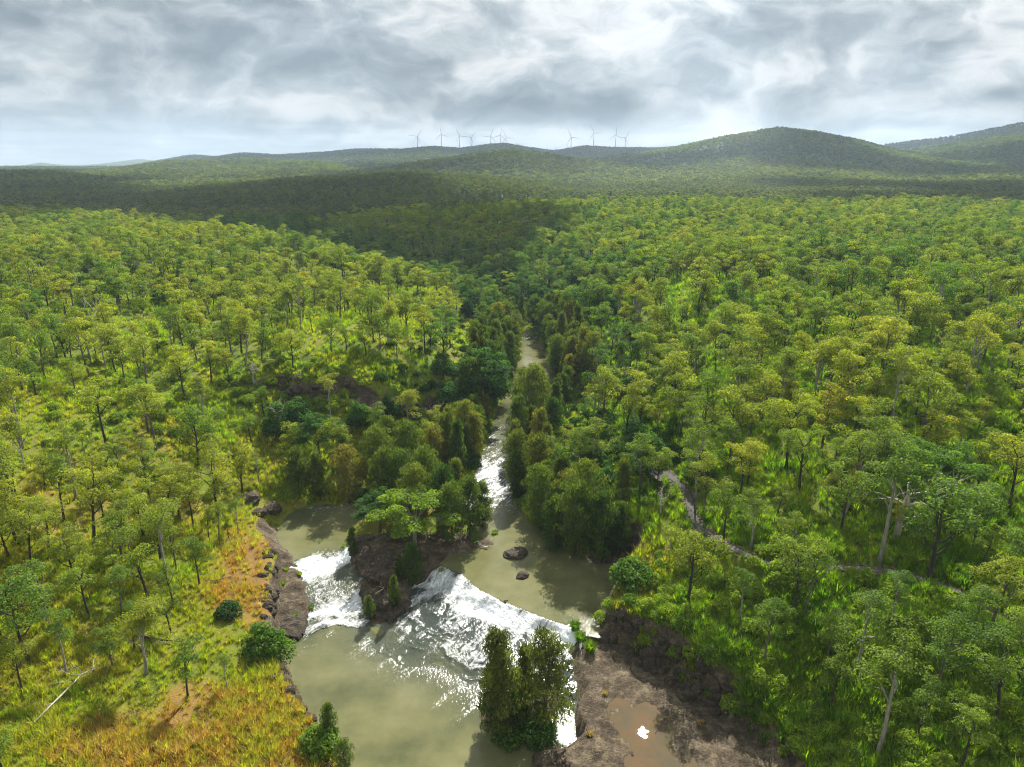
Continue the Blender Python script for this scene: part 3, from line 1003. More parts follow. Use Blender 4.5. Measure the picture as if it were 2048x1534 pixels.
def she_oak(seed, H=11.0, rad_=.2, leafn=60, size=.55, rounded=.35):
    """plume shaped river she-oak with fine hanging foliage"""
    rs, ng = random.Random(seed), np.random.default_rng(seed)
    tr, cr = MB(), MB()
    r0 = .014 * H + .03
    pts = [Vector((math.sin(i * .9 + seed) * .02 * H * i / 9, math.cos(i * 1.1 + seed) * .02 * H * i / 9, H * .97 * i / 9 - .35 * (i == 0))) for i in range(10)]
    tr.tube(pts, [r0 * (1 - .9 * i / 9) for i in range(10)], 6, 0)
    nl = 54
    for k in range(nl):
        q = .05 + .93 * (k / nl)
        i = min(int(q * 9), 8)
        p = pts[i].lerp(pts[i + 1], q * 9 - i)
        prof = (min(1, (q + .12) / rounded) if q < rounded else (1 - (q - rounded) / (1.04 - rounded)) ** .75)
        a = k * 2.399 + rs.uniform(-.4, .4)
        ln = H * rad_ * prof * rs.uniform(.65, 1.15) + .25
        e = p + Vector((math.cos(a) * ln, math.sin(a) * ln, ln * rs.uniform(.35, .9)))
        tr.tube([p, p.lerp(e, .5) + Vector((0, 0, -.05 * ln)), e], [.035, .025, .012], 4, 0, .5, False)
        tone = rs.uniform(.15, .85)
        for s_ in (.55, 1.0):
            c = p.lerp(e, s_)
            leaf_clump(cr, ng, c, .10 * H * rad_ * 2 + .28, .55 + .02 * H, int(leafn * rs.uniform(.6, 1.2) * (.6 + .4 * prof)), size, 0, .1, tone, .55, .20)
    return tr, cr


def bush(seed, r=2.0, h=2.2, clumps=22, leafn=60, size=.32, stems=5, wid=.62):
    """dense rounded bush or low broad tree"""
    rs, ng = random.Random(seed), np.random.default_rng(seed)
    tr, cr = MB(), MB()
    for k in range(clumps):
        a, q = k * 2.399, math.sqrt((k + .5) / clumps)
        x, y = math.cos(a) * r * q * .8, math.sin(a) * r * q * .8
        zz = h * (1 - .66 * q * q) * rs.uniform(.62, .95)
        rr = r * rs.uniform(.24, .36)
        leaf_clump(cr, ng, (x, y, zz), rr, rr * .75, int(leafn * rs.uniform(.7, 1.2)), size, 0, .25, None, .1, wid)
        if q > .6:
            leaf_clump(cr, ng, (x * 1.05, y * 1.05, zz * .45), rr, rr * .9, int(leafn * .7), size, 0, .1, rs.uniform(.1, .5), .1, wid)
        if k % max(1, clumps // stems) == 0:
            tr.tube([(x * .1, y * .1, -.3), (x * .5, y * .5, zz * .5), (x, y, zz)], [.03 * r + .02, .02 * r + .015, .01 * r], 5, 0)
    return tr, cr


def spreading(seed, H=9, r=5.5):
    """broad spreading tree with layered, umbrella-like foliage"""
    rs, ng = random.Random(seed), np.random.default_rng(seed)
    tr, cr = MB(), MB()
    r0 = .3
    tr.tube([(0, 0, -.4), (.1, .05, H * .2), (.15, -.1, H * .42)], [r0 * 1.2, r0, r0 * .8], 8, 0)
    for k in range(13):
        a = k * 2.399
        q = math.sqrt((k + .6) / 13)
        e = Vector((math.cos(a) * r * q, math.sin(a) * r * q, H * (1 - .42 * q * q) * rs.uniform(.82, 1.0)))
        b = Vector((.12, -.05, H * rs.uniform(.28, .42)))
        mid_ = b.lerp(e, .5) + Vector((0, 0, H * .08))
        tr.tube([b, mid_, e], [r0 * .4, r0 * .24, r0 * .08], 5, 0)
        for j in range(5):
            c = e + Vector((rs.gauss(0, r * .17), rs.gauss(0, r * .17), rs.gauss(0, .35)))
            tr.tube([mid_.lerp(e, .5), c], [r0 * .1, r0 * .04], 4, 0, .5, False)
            rr = r * rs.uniform(.13, .21)
            leaf_clump(cr, ng, c, rr * 1.2, rr * .5, 130, .34, 0, .5, None, 0, .6)
    return tr, cr


def dead_tree(seed, H=9):
    rs = random.Random(seed)
    tr, br = MB(), MB()
    pts = [Vector((math.sin(i + seed) * .12 * i / 3, math.cos(i * 1.3 + seed) * .12 * i / 3, H * .62 * i / 5 - .3 * (i == 0))) for i in range(6)]
    tr.tube(pts, [.24 - .028 * i for i in range(6)], 7, 0)
    for k in range(6):
        a = k * 2.4 + rs.uniform(-.4, .4)
        p = pts[rs.choice((2, 3, 4, 5))]
        limb(br, rs, p, Vector((math.cos(a), math.sin(a), rs.uniform(.5, 1.1))), H * rs.uniform(.25, .4), .11, 2, [], 0, .3, .2)
    return tr, br


def tuft(seed, h=.8, n=16, spread=.35, w=.05, seedhead=False):
    ng = np.random.default_rng(seed)
    mb = MB()
    th = ng.uniform(0, 2 * np.pi, n)
    r = ng.uniform(0, spread, n)
    hh = h * ng.uniform(.55, 1.1, n)
    for k in range(n):
        c, s_ = math.cos(th[k]), math.sin(th[k])
        b = Vector((c * r[k] * .6, s_ * r[k] * .6, -.05))
        o = hh[k] * ng.uniform(.15, .75)
        m1 = b + Vector((c * o * .35, s_ * o * .35, hh[k] * .6))
        e = b + Vector((c * o, s_ * o, hh[k]))
        sd = Vector((-s_, c, 0)) * w * ng.uniform(.8, 1.4)
        mb.add([b - sd, b + sd, m1 + sd * .9, m1 - sd * .9, e], [(0, 1, 2, 3), (3, 2, 4)], 0, float(np.clip(ng.normal(.5, .25), 0, 1)))
    return mb


def joined(trunk, crown, name, bark, leaf):
    """one mesh of trunk and crown, for the far wood"""
    mb = MB()
    mb.v = [tuple(q) for q in trunk.v] + [tuple(q) for q in crown.v]
    k = len(trunk.v)
    mb.f = list(trunk.f) + [tuple(i + k for i in f) for f in crown.f]
    mb.m = [0] * len(trunk.f) + [1] * len(crown.f)
    mb.a = list(trunk.a) + list(crown.a)
    return mb.build(name, [bark, leaf], link=False)


def proto(tc, bark, leaf):
    """trunk and crown meshes that the single trees share"""
    a = tc[0].build('trunk', [bark], link=False, smooth=True)
    b = tc[1].build('crown', [leaf], link=False)
    return a.data, b.data


GUMS = [gum(11, 12, 1.0, 105), gum(12, 12, 1.15, 100, fork=.38, limbs=7), gum(13, 12, .8, 95, fork=.5), gum(14, 12, 1.2, 105, lean=.12, fork=.42),
        gum(15, 12, .95, 90, limbs=5), gum(16, 12, 1.05, 100, fork=.52, limbs=6), gum(17, 12, .7, 75, fork=.55, limbs=4, lean=.03), gum(18, 12, 1.3, 110, fork=.35, limbs=7)]
GUMS += [gum(111, 12, .75, 85, fork=.28, limbs=9), gum(112, 12, .9, 85, fork=.32, limbs=8, lean=.08), gum(113, 12, .55, 80, fork=.38, limbs=9), gum(114, 12, 1.1, 85, fork=.30, limbs=10)]
GUM_BARK = (BARK_D, BARK_M, BARK_D, BARK_D, BARK_P, BARK_M, BARK_P, BARK_D, BARK_M, BARK_D, BARK_P, BARK_M)
GUM_P = [proto(g, GUM_BARK[i], LEAF) for i, g in enumerate(GUMS)]
GUM_PALE = (4, 6, 10)
OAKS = [she_oak(21, rad_=.17, rounded=.25), she_oak(22, rad_=.20, rounded=.35), she_oak(23, rad_=.13, rounded=.2), she_oak(24, rad_=.25, rounded=.45)]
OAK_P = [proto(g, BARK_M, OAK) for g in OAKS]
BUSHES = [bush(31), bush(32, 2.0, 2.8, 18), bush(33, 2.0, 1.7, 20, size=.26)]
BUSH_P = [proto(g, BARK_M, BROAD) for g in BUSHES]
DENSE = [bush(41, 3.6, 7.5, 40, 90, .36, 7), bush(42, 3.2, 6.5, 34, 90, .38, 6)]
DENSE_P = [proto(g, BARK_M, BROAD) for g in DENSE]
SPREAD_P = [proto(spreading(51), BARK_P, BROAD), proto(spreading(52, 10, 5.0), BARK_M, BROAD)]


def make_collection(name, obs):
    c = bpy.data.collections.new(name)
    for i, o in enumerate(obs):
        c.objects.link(o)
    return c


# the wood: a middle-distance set and two coarser ones for far slopes
C_WOOD = make_collection('wood_forms', [joined(*GUMS[i], 'wood_form_%02d' % i, GUM_BARK[i], LEAF) for i in range(12)])
C_MID = make_collection('wood_mid_forms', [joined(*gum(60 + i, 11, 1.0 + .1 * (i % 3), 16, .85, limbs=5), 'mid_form_%d' % i, BARK_M, LEAF_FAR) for i in range(5)])


def far_gum(seed):
    rs, ng = random.Random(seed), np.random.default_rng(seed)
    tr, cr = MB(), MB()
    tr.tube([(0, 0, -.5), (.2, .1, 6)], [.2, .12], 4, 0)
    for k in range(7):
        a = k * 2.4
        r = 0 if k == 0 else rs.uniform(1.4, 2.8)
        leaf_clump(cr, ng, (math.cos(a) * r, math.sin(a) * r, rs.uniform(6, 9.5)), 1.7, 1.2, 14, 1.5, 0, .4, None, 0, .7)
    return tr, cr


C_FAR = make_collection('wood_far_forms', [joined(*far_gum(70 + i), 'far_form_%d' % i, BARK_M, LEAF_FAR) for i in range(4)])
C_BUSH = make_collection('bush_forms', [joined(*BUSHES[i], 'bush_form_%d' % i, BARK_M, BROAD) for i in range(3)])
C_TUFT = make_collection('tuft_forms', [tuft(80 + i, (.55, .75, .95, 1.15)[i], (44, 40, 38, 34)[i], (.55, .5, .5, .45)[i], .024).build('tuft_form_%d' % i, [GRASSM], link=False) for i in range(4)])


def scatter(name, pts, scale, rotz, tint, idx, coll, label, tilt=None, kind='stuff'):
    """one mass of plants: points carrying size, turn, tint and form, instanced by geometry nodes"""
    pts = np.asarray(pts, np.float32)
    me = bpy.data.meshes.new(name)
    me.vertices.add(len(pts))
    me.vertices.foreach_set('co', pts.ravel())
    for k, a in (('scl', scale), ('rotz', rotz), ('tint', tint)):
        at = me.attributes.new(k, 'FLOAT', 'POINT')
        at.data.foreach_set('value', np.asarray(a, np.float32))
    at = me.attributes.new('form', 'INT', 'POINT')
    at.data.foreach_set('value', np.asarray(idx, np.int32))
    ob = bpy.data.objects.new(name, me)
    col.objects.link(ob)
    ng = bpy.data.node_groups.new(name + '_nodes', 'GeometryNodeTree')
    ng.interface.new_socket('Geometry', in_out='INPUT', socket_type='NodeSocketGeometry')
    ng.interface.new_socket('Geometry', in_out='OUTPUT', socket_type='NodeSocketGeometry')
    N, L = ng.nodes, ng.links
    gi, go = N.new('NodeGroupInput'), N.new('NodeGroupOutput')
    ci = N.new('GeometryNodeCollectionInfo')
    ci.inputs['Collection'].default_value = coll
    ci.inputs['Separate Children'].default_value = True
    ci.inputs['Reset Children'].default_value = True
    ip = N.new('GeometryNodeInstanceOnPoints')

    def na(k, ty):
        n = N.new('GeometryNodeInputNamedAttribute')
        n.data_type = ty
        n.inputs['Name'].default_value = k
        return n.outputs[0]
    cx_ = N.new('ShaderNodeCombineXYZ')
    L.new(na('rotz', 'FLOAT'), cx_.inputs[2])
    er = N.new('FunctionNodeEulerToRotation')
    L.new(cx_.outputs[0], er.inputs[0])
    L.new(gi.outputs[0], ip.inputs['Points'])
    L.new(ci.outputs[0], ip.inputs['Instance'])
    ip.inputs['Pick Instance'].default_value = True
    L.new(na('form', 'INT'), ip.inputs['Instance Index'])
    L.new(er.outputs[0], ip.inputs['Rotation'])
    L.new(na('scl', 'FLOAT'), ip.inputs['Scale'])
    L.new(ip.outputs[0], go.inputs[0])
    md = ob.modifiers.new('scatter', 'NODES')
    md.node_group = ng
    return tag(ob, label, kind=kind)


def single(name, meshes, part_names, loc, sc, rz, tint, label, cat, group=None):
    e = empty(name, loc, rz, sc)
    tag(e, label, cat, group)
    e['tint'] = float(tint)
    for me, pn in zip(meshes, part_names):
        o = bpy.data.objects.new(pn, me)
        col.objects.link(o)
        o.parent = e
        o['tint'] = float(tint)
    return e


# ------------------------------------------------------------------ where things grow
def poisson(x0, x1, y0, y1, spacing, seed):
    """jittered grid of candidates, thinned to roughly the spacing"""
    g = np.random.default_rng(seed)
    st = spacing
    ax, ay = np.arange(x0, x1, st), np.arange(y0, y1, st)
    X, Y = np.meshgrid(ax, ay)
    X = X + (np.arange(len(ay)) % 2)[:, None] * st * .5
    X = X + g.uniform(-.42, .42, X.shape) * st
    Y = Y + g.uniform(-.42, .42, Y.shape) * st
    return X.ravel(), Y.ravel()


def in_view(x, y, z, mx=160, top=-200, bot=1700):
    px, py, dp = project(x, y, z)
    return (px > -mx) & (px < 2048 + mx) & (py < bot) & (y > 20)


def pixpoly_inside(x, y, z, P):
    px, py, _ = project(x, y, z)
    return inside(px, py, P)


CLEAR = [[(-60, 2300), (-60, 1560), (40, 1395), (250, 1405), (330, 1300), (400, 1190), (405, 1100), (445, 1050), (545, 1060), (566, 1250), (556, 1340), (650, 1560), (800, 2300)],
         [(1640, 1070), (1770, 1065), (1780, 1140), (1640, 1140)],
         [(1640, 1140), (1690, 1140), (1660, 1230), (1600, 1230)],
         [(1150, 745), (1200, 760), (1195, 830), (1150, 900), (1110, 860)],
         [(925, 640), (985, 685), (998, 722), (945, 715), (915, 680)],
         [(1430, 850), (1500, 850), (1510, 900), (1440, 890)],
         [(520, 760), (850, 750), (840, 790), (520, 800)]]
CLEAR = [np.array(c, float) for c in CLEAR]

trees = []          # (x, y, z, kind, form, scale, rot, tint)
taken = []


def free(x, y, r):
    return all((x - a) ** 2 + (y - b) ** 2 > max(r, c) ** 2 for a, b, c in taken)


# trees that can be told apart in the picture: pixel of the foot, pixel of the top, kind, form, tint
EXPL = [
    # left bank and slope
    (57, 1325, 1128, 'gum', 7, .42), (135, 1352, 1232, 'gum', 6, .45), (375, 1398, 1288, 'gum', 2, .4), (456, 1380, 1312, 'gum', 6, .4), (343, 1272, 1180, 'gum', 3, .42),
    (268, 1300, 1215, 'gum', 2, .38), (398, 1176, 1085, 'gum', 2, .45), (440, 1092, 1010, 'gum', 5, .5), (418, 1088, 1020, 'gum', 2, .5), (476, 1066, 1000, 'gum', 6, .45), (458, 1078, 1040, 'gum', 0, .3),
    (100, 1250, 1110, 'gum', 1, .48), (180, 1235, 1120, 'gum', 0, .55), (300, 1200, 1060, 'gum', 3, .55), (320, 1120, 990, 'gum', 0, .6), (232, 1165, 1040, 'gum', 1, .6),
    (20, 1262, 1160, 'gum', 0, .4), (245, 1245, 1140, 'gum', 5, .5), (150, 1160, 1040, 'gum', 7, .62), (60, 1140, 1010, 'gum', 3, .58), (355, 1140, 1040, 'gum', 1, .58), (290, 1075, 965, 'gum', 0, .55),
    (18, 1560, 1440, 'gum', 3, .38),
    # right slope
    (1378, 1208, 1045, 'gum', 7, .55), (1858, 1172, 930, 'gum', 7, .42), (1755, 1130, 905, 'gum', 6, .45), (1752, 1512, 1290, 'gum', 6, .45), (1590, 1232, 1075, 'gum', 0, .40), (1608, 1235, 1100, 'gum', 5, .42),
    (1715, 1345, 1180, 'gum', 4, .5), (1868, 1392, 1220, 'gum', 1, .38), (1995, 1455, 1275, 'gum', 3, .45), (1600, 985, 850, 'gum', 0, .5), (1500, 890, 800, 'gum', 1, .5), (1655, 985, 880, 'gum', 5, .45),
    (1500, 1100, 985, 'gum', 4, .5), (1448, 1090, 975, 'gum', 2, .42), (1390, 1000, 850, 'gum', 4, .5), (1552, 1035, 965, 'gum', 3, .55), (1950, 1100, 950, 'gum', 7, .45), (1980, 1270, 1100, 'gum', 1, .6),
    (2040, 1200, 1060, 'gum', 0, .45), (1660, 1420, 1300, 'gum', 2, .45), (1530, 1330, 1210, 'gum', 5, .38), (1920, 1540, 1400, 'gum', 0, .42), (1480, 1240, 1150, 'gum', 6, .35), (1265, 1170, 1120, 'bush', 0, .6),
    (1650, 1330, 1215, 'gum', 1, .5), (1780, 1260, 1140, 'gum', 4, .42), (1935, 1330, 1190, 'gum', 5, .4), (2030, 1380, 1230, 'gum', 0, .5), (1830, 1480, 1360, 'gum', 2, .4), (1585, 1130, 1020, 'gum', 1, .6),
    (1680, 1060, 930, 'gum', 0, .45), (1820, 1040, 900, 'gum', 5, .35), (1900, 1000, 870, 'gum', 7, .35), (1750, 1000, 830, 'gum', 1, .5), (1850, 900, 760, 'gum', 0, .5), (1380, 905, 800, 'gum', 4, .45),
    (1192, 815, 690, 'gum', 4, .35), (1640, 905, 760, 'gum', 1, .75), (1575, 905, 770, 'gum', 3, .65), (1700, 905, 785, 'gum', 0, .8),
    # she-oaks in the river
    (1000, 1474, 1252, 'oak', 2, .45), (1075, 1478, 1440, 'bush', 0, .5), (1020, 1486, 1456, 'bush', 2, .6), (982, 1440, 1330, 'oak', 0, .15), (1092, 1458, 1258, 'oak', 1, .62), (1050, 1410, 1290, 'oak', 2, .6), (1030, 1470, 1380, 'oak', 0, .1),
    (706, 1112, 1052, 'oak', 2, .2), (826, 1172, 1082, 'oak', 1, .25), (790, 1216, 1150, 'oak', 2, .5), (740, 1242, 1190, 'oak', 0, .3), (800, 1160, 1110, 'oak', 0, .3),
    (1110, 1110, 990, 'oak', 1, .2), (1150, 1120, 960, 'oak', 3, .3), (1200, 1130, 975, 'oak', 1, .2), (1235, 1115, 1000, 'oak', 0, .15), (1080, 1060, 930, 'oak', 3, .35), (1170, 1065, 920, 'oak', 3, .4),
    (1065, 860, 728, 'oak', 3, .45), (1040, 845, 755, 'oak', 1, .4), (1088, 832, 760, 'oak', 1, .3), (930, 900, 800, 'oak', 3, .6), (895, 930, 820, 'oak', 1, .4), (940, 1070, 950, 'oak', 1, .4),
    (905, 1085, 965, 'oak', 3, .35), (965, 1060, 960, 'oak', 0, .3), (700, 1010, 890, 'oak', 3, .8), (640, 1000, 900, 'oak', 0, .45), (600, 995, 890, 'oak', 1, .4), (760, 980, 850, 'oak', 3, .4), (820, 960, 840, 'oak', 3, .35),
    (870, 950, 850, 'oak', 3, .7), (1030, 690, 620, 'oak', 1, .3), (1135, 800, 730, 'oak', 1, .35), (1020, 745, 660, 'oak', 0, .3), (1105, 700, 640, 'oak', 3, .35),
    # broad leaved trees
    (830, 1092, 975, 'spread', 0, .72), (760, 1065, 985, 'spread', 1, .35), (965, 815, 700, 'spread', 1, .35), (640, 920, 832, 'spread', 1, .35), (1850, 1020, 885, 'spread', 0, .5), (1275, 930, 850, 'dense', 0, .3), (1210, 1000, 930, 'dense', 1, .25),
    (905, 830, 760, 'dense', 1, .2), (985, 800, 720, 'dense', 0, .25), (560, 870, 800, 'dense', 0, .3), (600, 860, 790, 'dense', 1, .25), (720, 855, 800, 'dense', 1, .3), (780, 835, 790, 'dense', 0, .2),
    (532, 1302, 1246, 'bush', 1, .62), (458, 1232, 1205, 'bush', 0, .15), (556, 1310, 1280, 'bush', 2, .55), (660, 1480, 1405, 'oak', 0, .3), (690, 1545, 1480, 'oak', 3, .35), (640, 1500, 1458, 'bush', 0, .7),
]
OAK_H, SPREAD_H, DENSE_H, BUSH_H = 11.0, (9.0, 10.0), (7.5, 6.5), (2.2, 2.8, 1.7)
KH = {'gum': [12.0] * 12, 'oak': [11.0] * 4, 'spread': SPREAD_H, 'dense': DENSE_H, 'bush': BUSH_H}
for px, pb, pt, kd, fm_, tn in EXPL:
    x, y, z = ground_at(px, pb)
    d = pix_dir(px, pt)
    zt = CAMZ + d[2] * (y / d[1])
    h = max(1.0, zt - z) * (.97 if kd != 'gum' else 1.0)
    trees.append((x, y, z, kd, fm_, h / KH[kd][fm_], rng.uniform(0, 6.28), tn))
    taken.append((x, y, 3.2 if kd in ('gum', 'oak') else 2.5))

# she-oaks crowd both banks of the narrow reach
X, Y = poisson(-30, 45, 84, 260, 4.3, 5)
ds_ = sdist(X, Y, SHORE)
isl = np.minimum(sdist(X, Y, ISLE), sdist(X, Y, ISLE_UP))
Z = land(X, Y)
okk = (((ds_ > .5) & (ds_ < 8) & (Y > 98)) | ((ds_ < 0) & (isl < -.8) & (Y > 97)))
for x, y, z in zip(X[okk], Y[okk], Z[okk]):
    pxx, pyy, _ = project(x, y, z)
    if free(x, y, 2.6) and not (540 < pxx < 640 and pyy > 985) and not inside(np.array([pxx]), np.array([pyy]), CLEAR[3])[0] and not (680 < pxx < 800 and pyy > 1040) and not (pyy > 1085 and pxx < 1160) and not (pxx > 1200 and pyy > 1135) and not (1028 < pxx < 1095 and 735 < pyy < 790):
        trees.append((x, y, z, 'oak', int(rng.integers(0, 4)), rng.uniform(.72, 1.1), rng.uniform(0, 6.28), float(np.clip(rng.normal(.38, .2), 0, .85))))
        taken.append((x, y, 2.6))

# eucalypts everywhere else
X, Y = poisson(-420, 420, 38, 520, 5.2, 9)
Xa, Ya = poisson(-72, -15, 60, 108, 4.4, 19)
X, Y = np.concatenate([X, Xa]), np.concatenate([Y, Ya])
Z = land(X, Y)
ok = in_view(X, Y, Z)
ds_ = np.full(X.shape, 99.0)
nb = (np.abs(X) < 110) & (Y < 265)
ds_[nb] = sdist(X[nb], Y[nb], SHORE)
ok &= ds_ > 7
sh_ = np.full(X.shape, 99.0)
sh_[nb] = np.minimum(sdist(X[nb], Y[nb], SHELF), seg_dist(X[nb], Y[nb], PATH, False) + 2.0)
ok &= sh_ > 3.6
for c in CLEAR:
    ok &= ~pixpoly_inside(X, Y, Z, c)
# open grassy wood on the left slope, denser on the right
gap = fbm(X, Y, 24, 3, 90)
keep_p = np.where(X < 0, .88, np.where(Y < 150, .74, .9)) - .38 * ((X > 8) & (Y < 84)) - .45 * (gap < -.25) - .25 * ((X < -5) & (Y > 100) & (Y < 200)) + .2 * (Y > 230)
ok &= rng.uniform(0, 1, X.shape) < keep_p
for x, y, z in zip(X[ok], Y[ok], Z[ok]):
    if y < 260 and not free(x, y, 3.0 if x < -15 and y < 108 else 3.4):
        continue
    if x < -15 and y < 108:
        taken.append((x, y, 2.6))
    if y < 75 and x > 30:
        pxq, pyq, _ = project(x, y, z)
        if 1620 < pxq < 1830 and 1140 < pyq < 1330:
            continue
    left = x < 0
    # scattered broad-leaved trees in the gully and on its sides
    q = rng.uniform()
    go_ = x - np.interp(y, [150, 233, 265, 305, 350, 405, 480], [2, 6, -10, -38, -78, -128, -200])
    gully = (-22 < go_ < (26 if y < 250 else 62))
    tn = rng.normal(.60 if left else (.56 if y < 150 else .48), .13) + .10 * fbm(np.array([x]), np.array([y]), 40, 2, 91)[0]
    if gully and y > 150:
        tn -= .26
    hs = rng.uniform(.48, 1.14) * (.95 if left else 1.06)
    if y < 95 and not left:
        hs *= .85
    fm_ = int(rng.choice([0, 1, 2, 3, 5, 7, 4, 6, 8, 9, 10, 11], p=[.10, .10, .08, .08, .08, .08, .05, .05, .11, .10, .07, .10]))
    kd = 'gum'
    if q < ((.012 if left else .04) if not gully else .22):
        kd, fm_, hs, tn = 'dense', int(rng.integers(0, 2)), rng.uniform(.7, 1.1), rng.uniform(.1, .45)
    trees.append((x, y, z, kd, fm_, hs, rng.uniform(0, 6.28), float(np.clip(tn, .02, .74))))

# the 300 trees that show largest stay single things, the others make up the wood
T = np.array([(a[0], a[1], a[2], a[5] * KH[a[3]][a[4]]) for a in trees])
px, py, dp = project(T[:, 0], T[:, 1], T[:, 2])
px2, py2, _ = project(T[:, 0], T[:, 1], T[:, 2] + T[:, 3])
size_px = F * T[:, 3] / dp
vis = (px > -60) & (px < 2108) & (py2 < 1534)
rank = np.argsort(-np.where(vis, size_px, 0) - 1e4 * (np.arange(len(T)) < len(EXPL)))
rank_no = np.empty(len(T), int)
rank_no[rank] = np.arange(len(T))


def zone(x, y):
    if x < 4 and y < 92:
        return 'on the grassy bank beside the lower pool'
    dsx = float(sdist(np.array([x]), np.array([y]), SHORE)[0])
    if dsx < 9:
        return 'at the edge of the river'
    if x > 4:
        dpx = float(seg_dist(np.array([x]), np.array([y]), PATH, False)[0])
        if dpx < 5:
            return 'beside the path'
        # uphill of the path or between it and the river
        yy = np.interp(x, PATH[:, 0], PATH[:, 1])
        return 'on the slope above the path' if y > yy else 'below the path, above the rock shelf'
    return 'on the slope across the river from the path'


def tone_word(kd, t_):
    if kd in ('gum',):
        return 'dark green' if t_ < .33 else 'green' if t_ < .5 else 'olive' if t_ < .66 else 'yellow-green'
    if kd == 'oak':
        return 'dark green' if t_ < .3 else 'olive' if t_ < .6 else 'brownish'
    return 'dark green' if t_ < .3 else 'mid green' if t_ < .55 else 'bright green'


rest = []
count = {}
for i, (x, y, z, kd, fm_, s, r_, tn) in enumerate(trees):
    lim = 300
    if rank_no[i] < lim and vis[i]:
        zo, tw = zone(x, y), tone_word(kd, tn)
        h = s * KH[kd][fm_]
        sw = 'tall' if h > 12.5 else 'short' if h < 8.5 else 'mid-height'
        if kd == 'gum':
            tk = 'pale-trunked' if fm_ in GUM_PALE else 'grey-trunked' if fm_ in (1, 5, 8, 11) else 'dark-trunked'
            cw = ('full', 'wide', 'narrow', 'lopsided', 'open', 'high', 'thin', 'broad', 'deep', 'ragged', 'slender', 'bushy')[fm_]
            lab = '%s %s eucalypt, %s %s crown, %s' % (sw, tk, cw, tw, zo)
            single('eucalypt_tree', GUM_P[fm_], ('trunk', 'crown'), (x, y, z), s, r_, tn, lab, 'tree', lab + ', one of several alike')
        elif kd == 'oak':
            if zo.startswith('at the edge'):
                ii_ = float(np.minimum(sdist(np.array([x]), np.array([y]), ISLE), sdist(np.array([x]), np.array([y]), ISLE_UP))[0])
                zo = ('on the island between the chutes' if ii_ < .5 and y < 130 else 'on the wooded islet upstream' if ii_ < .5 else 'in the clump in the lower pool' if y < 75 else
                      'on the bank of the upper pool' if y < 108 else 'on the path side of the narrow reach' if x > np.interp(y, [108, 150, 235], [-2, 2, 7]) else 'on the cliff side of the narrow reach')
            lab = '%s %s she-oak, %s foliage, %s' % (sw, ('slim', 'rounded', 'spire-like', 'billowing')[fm_], tw, zo)
            single('she_oak_tree', OAK_P[fm_], ('trunk', 'crown'), (x, y, z), s, r_, tn, lab, 'tree', lab + ', one of several alike')
        elif kd == 'spread':
            lab = 'spreading tree with layered %s crown, %s' % (tw, zo)
            single('spreading_tree', SPREAD_P[fm_], ('trunk', 'crown'), (x, y, z), s, r_, tn, lab, 'tree', lab + ', one of several alike')
        elif kd == 'dense':
            lab = '%s dense %s broad-leaved tree %s' % (sw, tw, zo)
            single('broadleaf_tree', DENSE_P[fm_], ('trunk', 'crown'), (x, y, z), s, r_, tn, lab, 'tree', lab + ', one of several alike')
        else:
            lab = '%s rounded %s bush %s' % (('low', 'leafy', 'squat')[fm_], tw, zo)
            single('rounded_bush', BUSH_P[fm_], ('stem', 'foliage'), (x, y, z), s, r_, tn, lab, 'bush', lab + ', one of several alike')
    else:
        rest.append(i)
OAKC = make_collection('oak_forms', [joined(*OAKS[i], 'oak_form_%d' % i, BARK_M, OAK) for i in range(4)])
DENC = make_collection('dense_forms', [joined(*DENSE[i], 'dense_form_%d' % i, BARK_M, BROAD) for i in range(2)])
for kd, coll, nm, lb in (('gum', C_WOOD, 'eucalypt_wood', 'open eucalypt wood covering both plateaus beyond the nearer trees'), ('oak', OAKC, 'she_oak_wood', 'she-oaks lining the narrow upstream reach'),
                         ('dense', DENC, 'gully_wood', 'dark dense trees crowding the gully sides')):
    q = [trees[i] for i in rest if trees[i][3] == kd]
    if q:
        a = np.array([(b[0], b[1], b[2], b[5], b[6], b[7], b[4]) for b in q])
        scatter(nm, a[:, :3], a[:, 3], a[:, 4], a[:, 5], a[:, 6], coll, lb)


def visible_only(X, Y, Z, h, margin=14):
    """drop far trees that wholly hide behind nearer ground (horizon test per azimuth)"""
    az = np.arctan2(X, Y)
    el = (Z + h - CAMZ) / np.hypot(X, Y) * F
    b = ((az + .9) / .004).astype(int)
    order = np.argsort(np.hypot(X, Y))
    best = np.full(b.max() + 2, -1e9)
    keep = np.zeros(len(X), bool)
    for i in order:
        k = b[i]
        if el[i] > best[k] - margin * (best[k] > -1e8):
            keep[i] = True
        g = (Z[i] - CAMZ) / math.hypot(X[i], Y[i]) * F
        if g > best[k]:
            best[k] = g
    return keep


def far_wood(name, y0, y1, spacing, coll, nform, seed, sc, label, dens=1.0):
    hw = y1 * .80 + 60
    X, Y = poisson(-hw, hw, y0, y1, spacing, seed)
    o = (np.abs(X) < Y * .80 + 40)
    X, Y = X[o], Y[o]
    g = fbm(X, Y, 90, 3, seed)
    o = rng.uniform(0, 1, X.shape) < dens - .35 * (g < -.2)
    X, Y, g = X[o], Y[o], g[o]
    Z = mesh_z(X, Y)
    o = visible_only(X, Y, Z, 11)
    X, Y, Z, g = X[o], Y[o], Z[o], g[o]
    n = len(X)
    tn = np.clip(rng.normal(.50 - .15 * sstep(1300, 3600, Y), .12, n) + .14 * g, .02, .78)
    scatter(name, np.stack([X, Y, Z], 1), rng.uniform(.7, 1.25, n) * sc, rng.uniform(0, 6.28, n), tn, rng.integers(0, nform, n), coll, label)
    return n


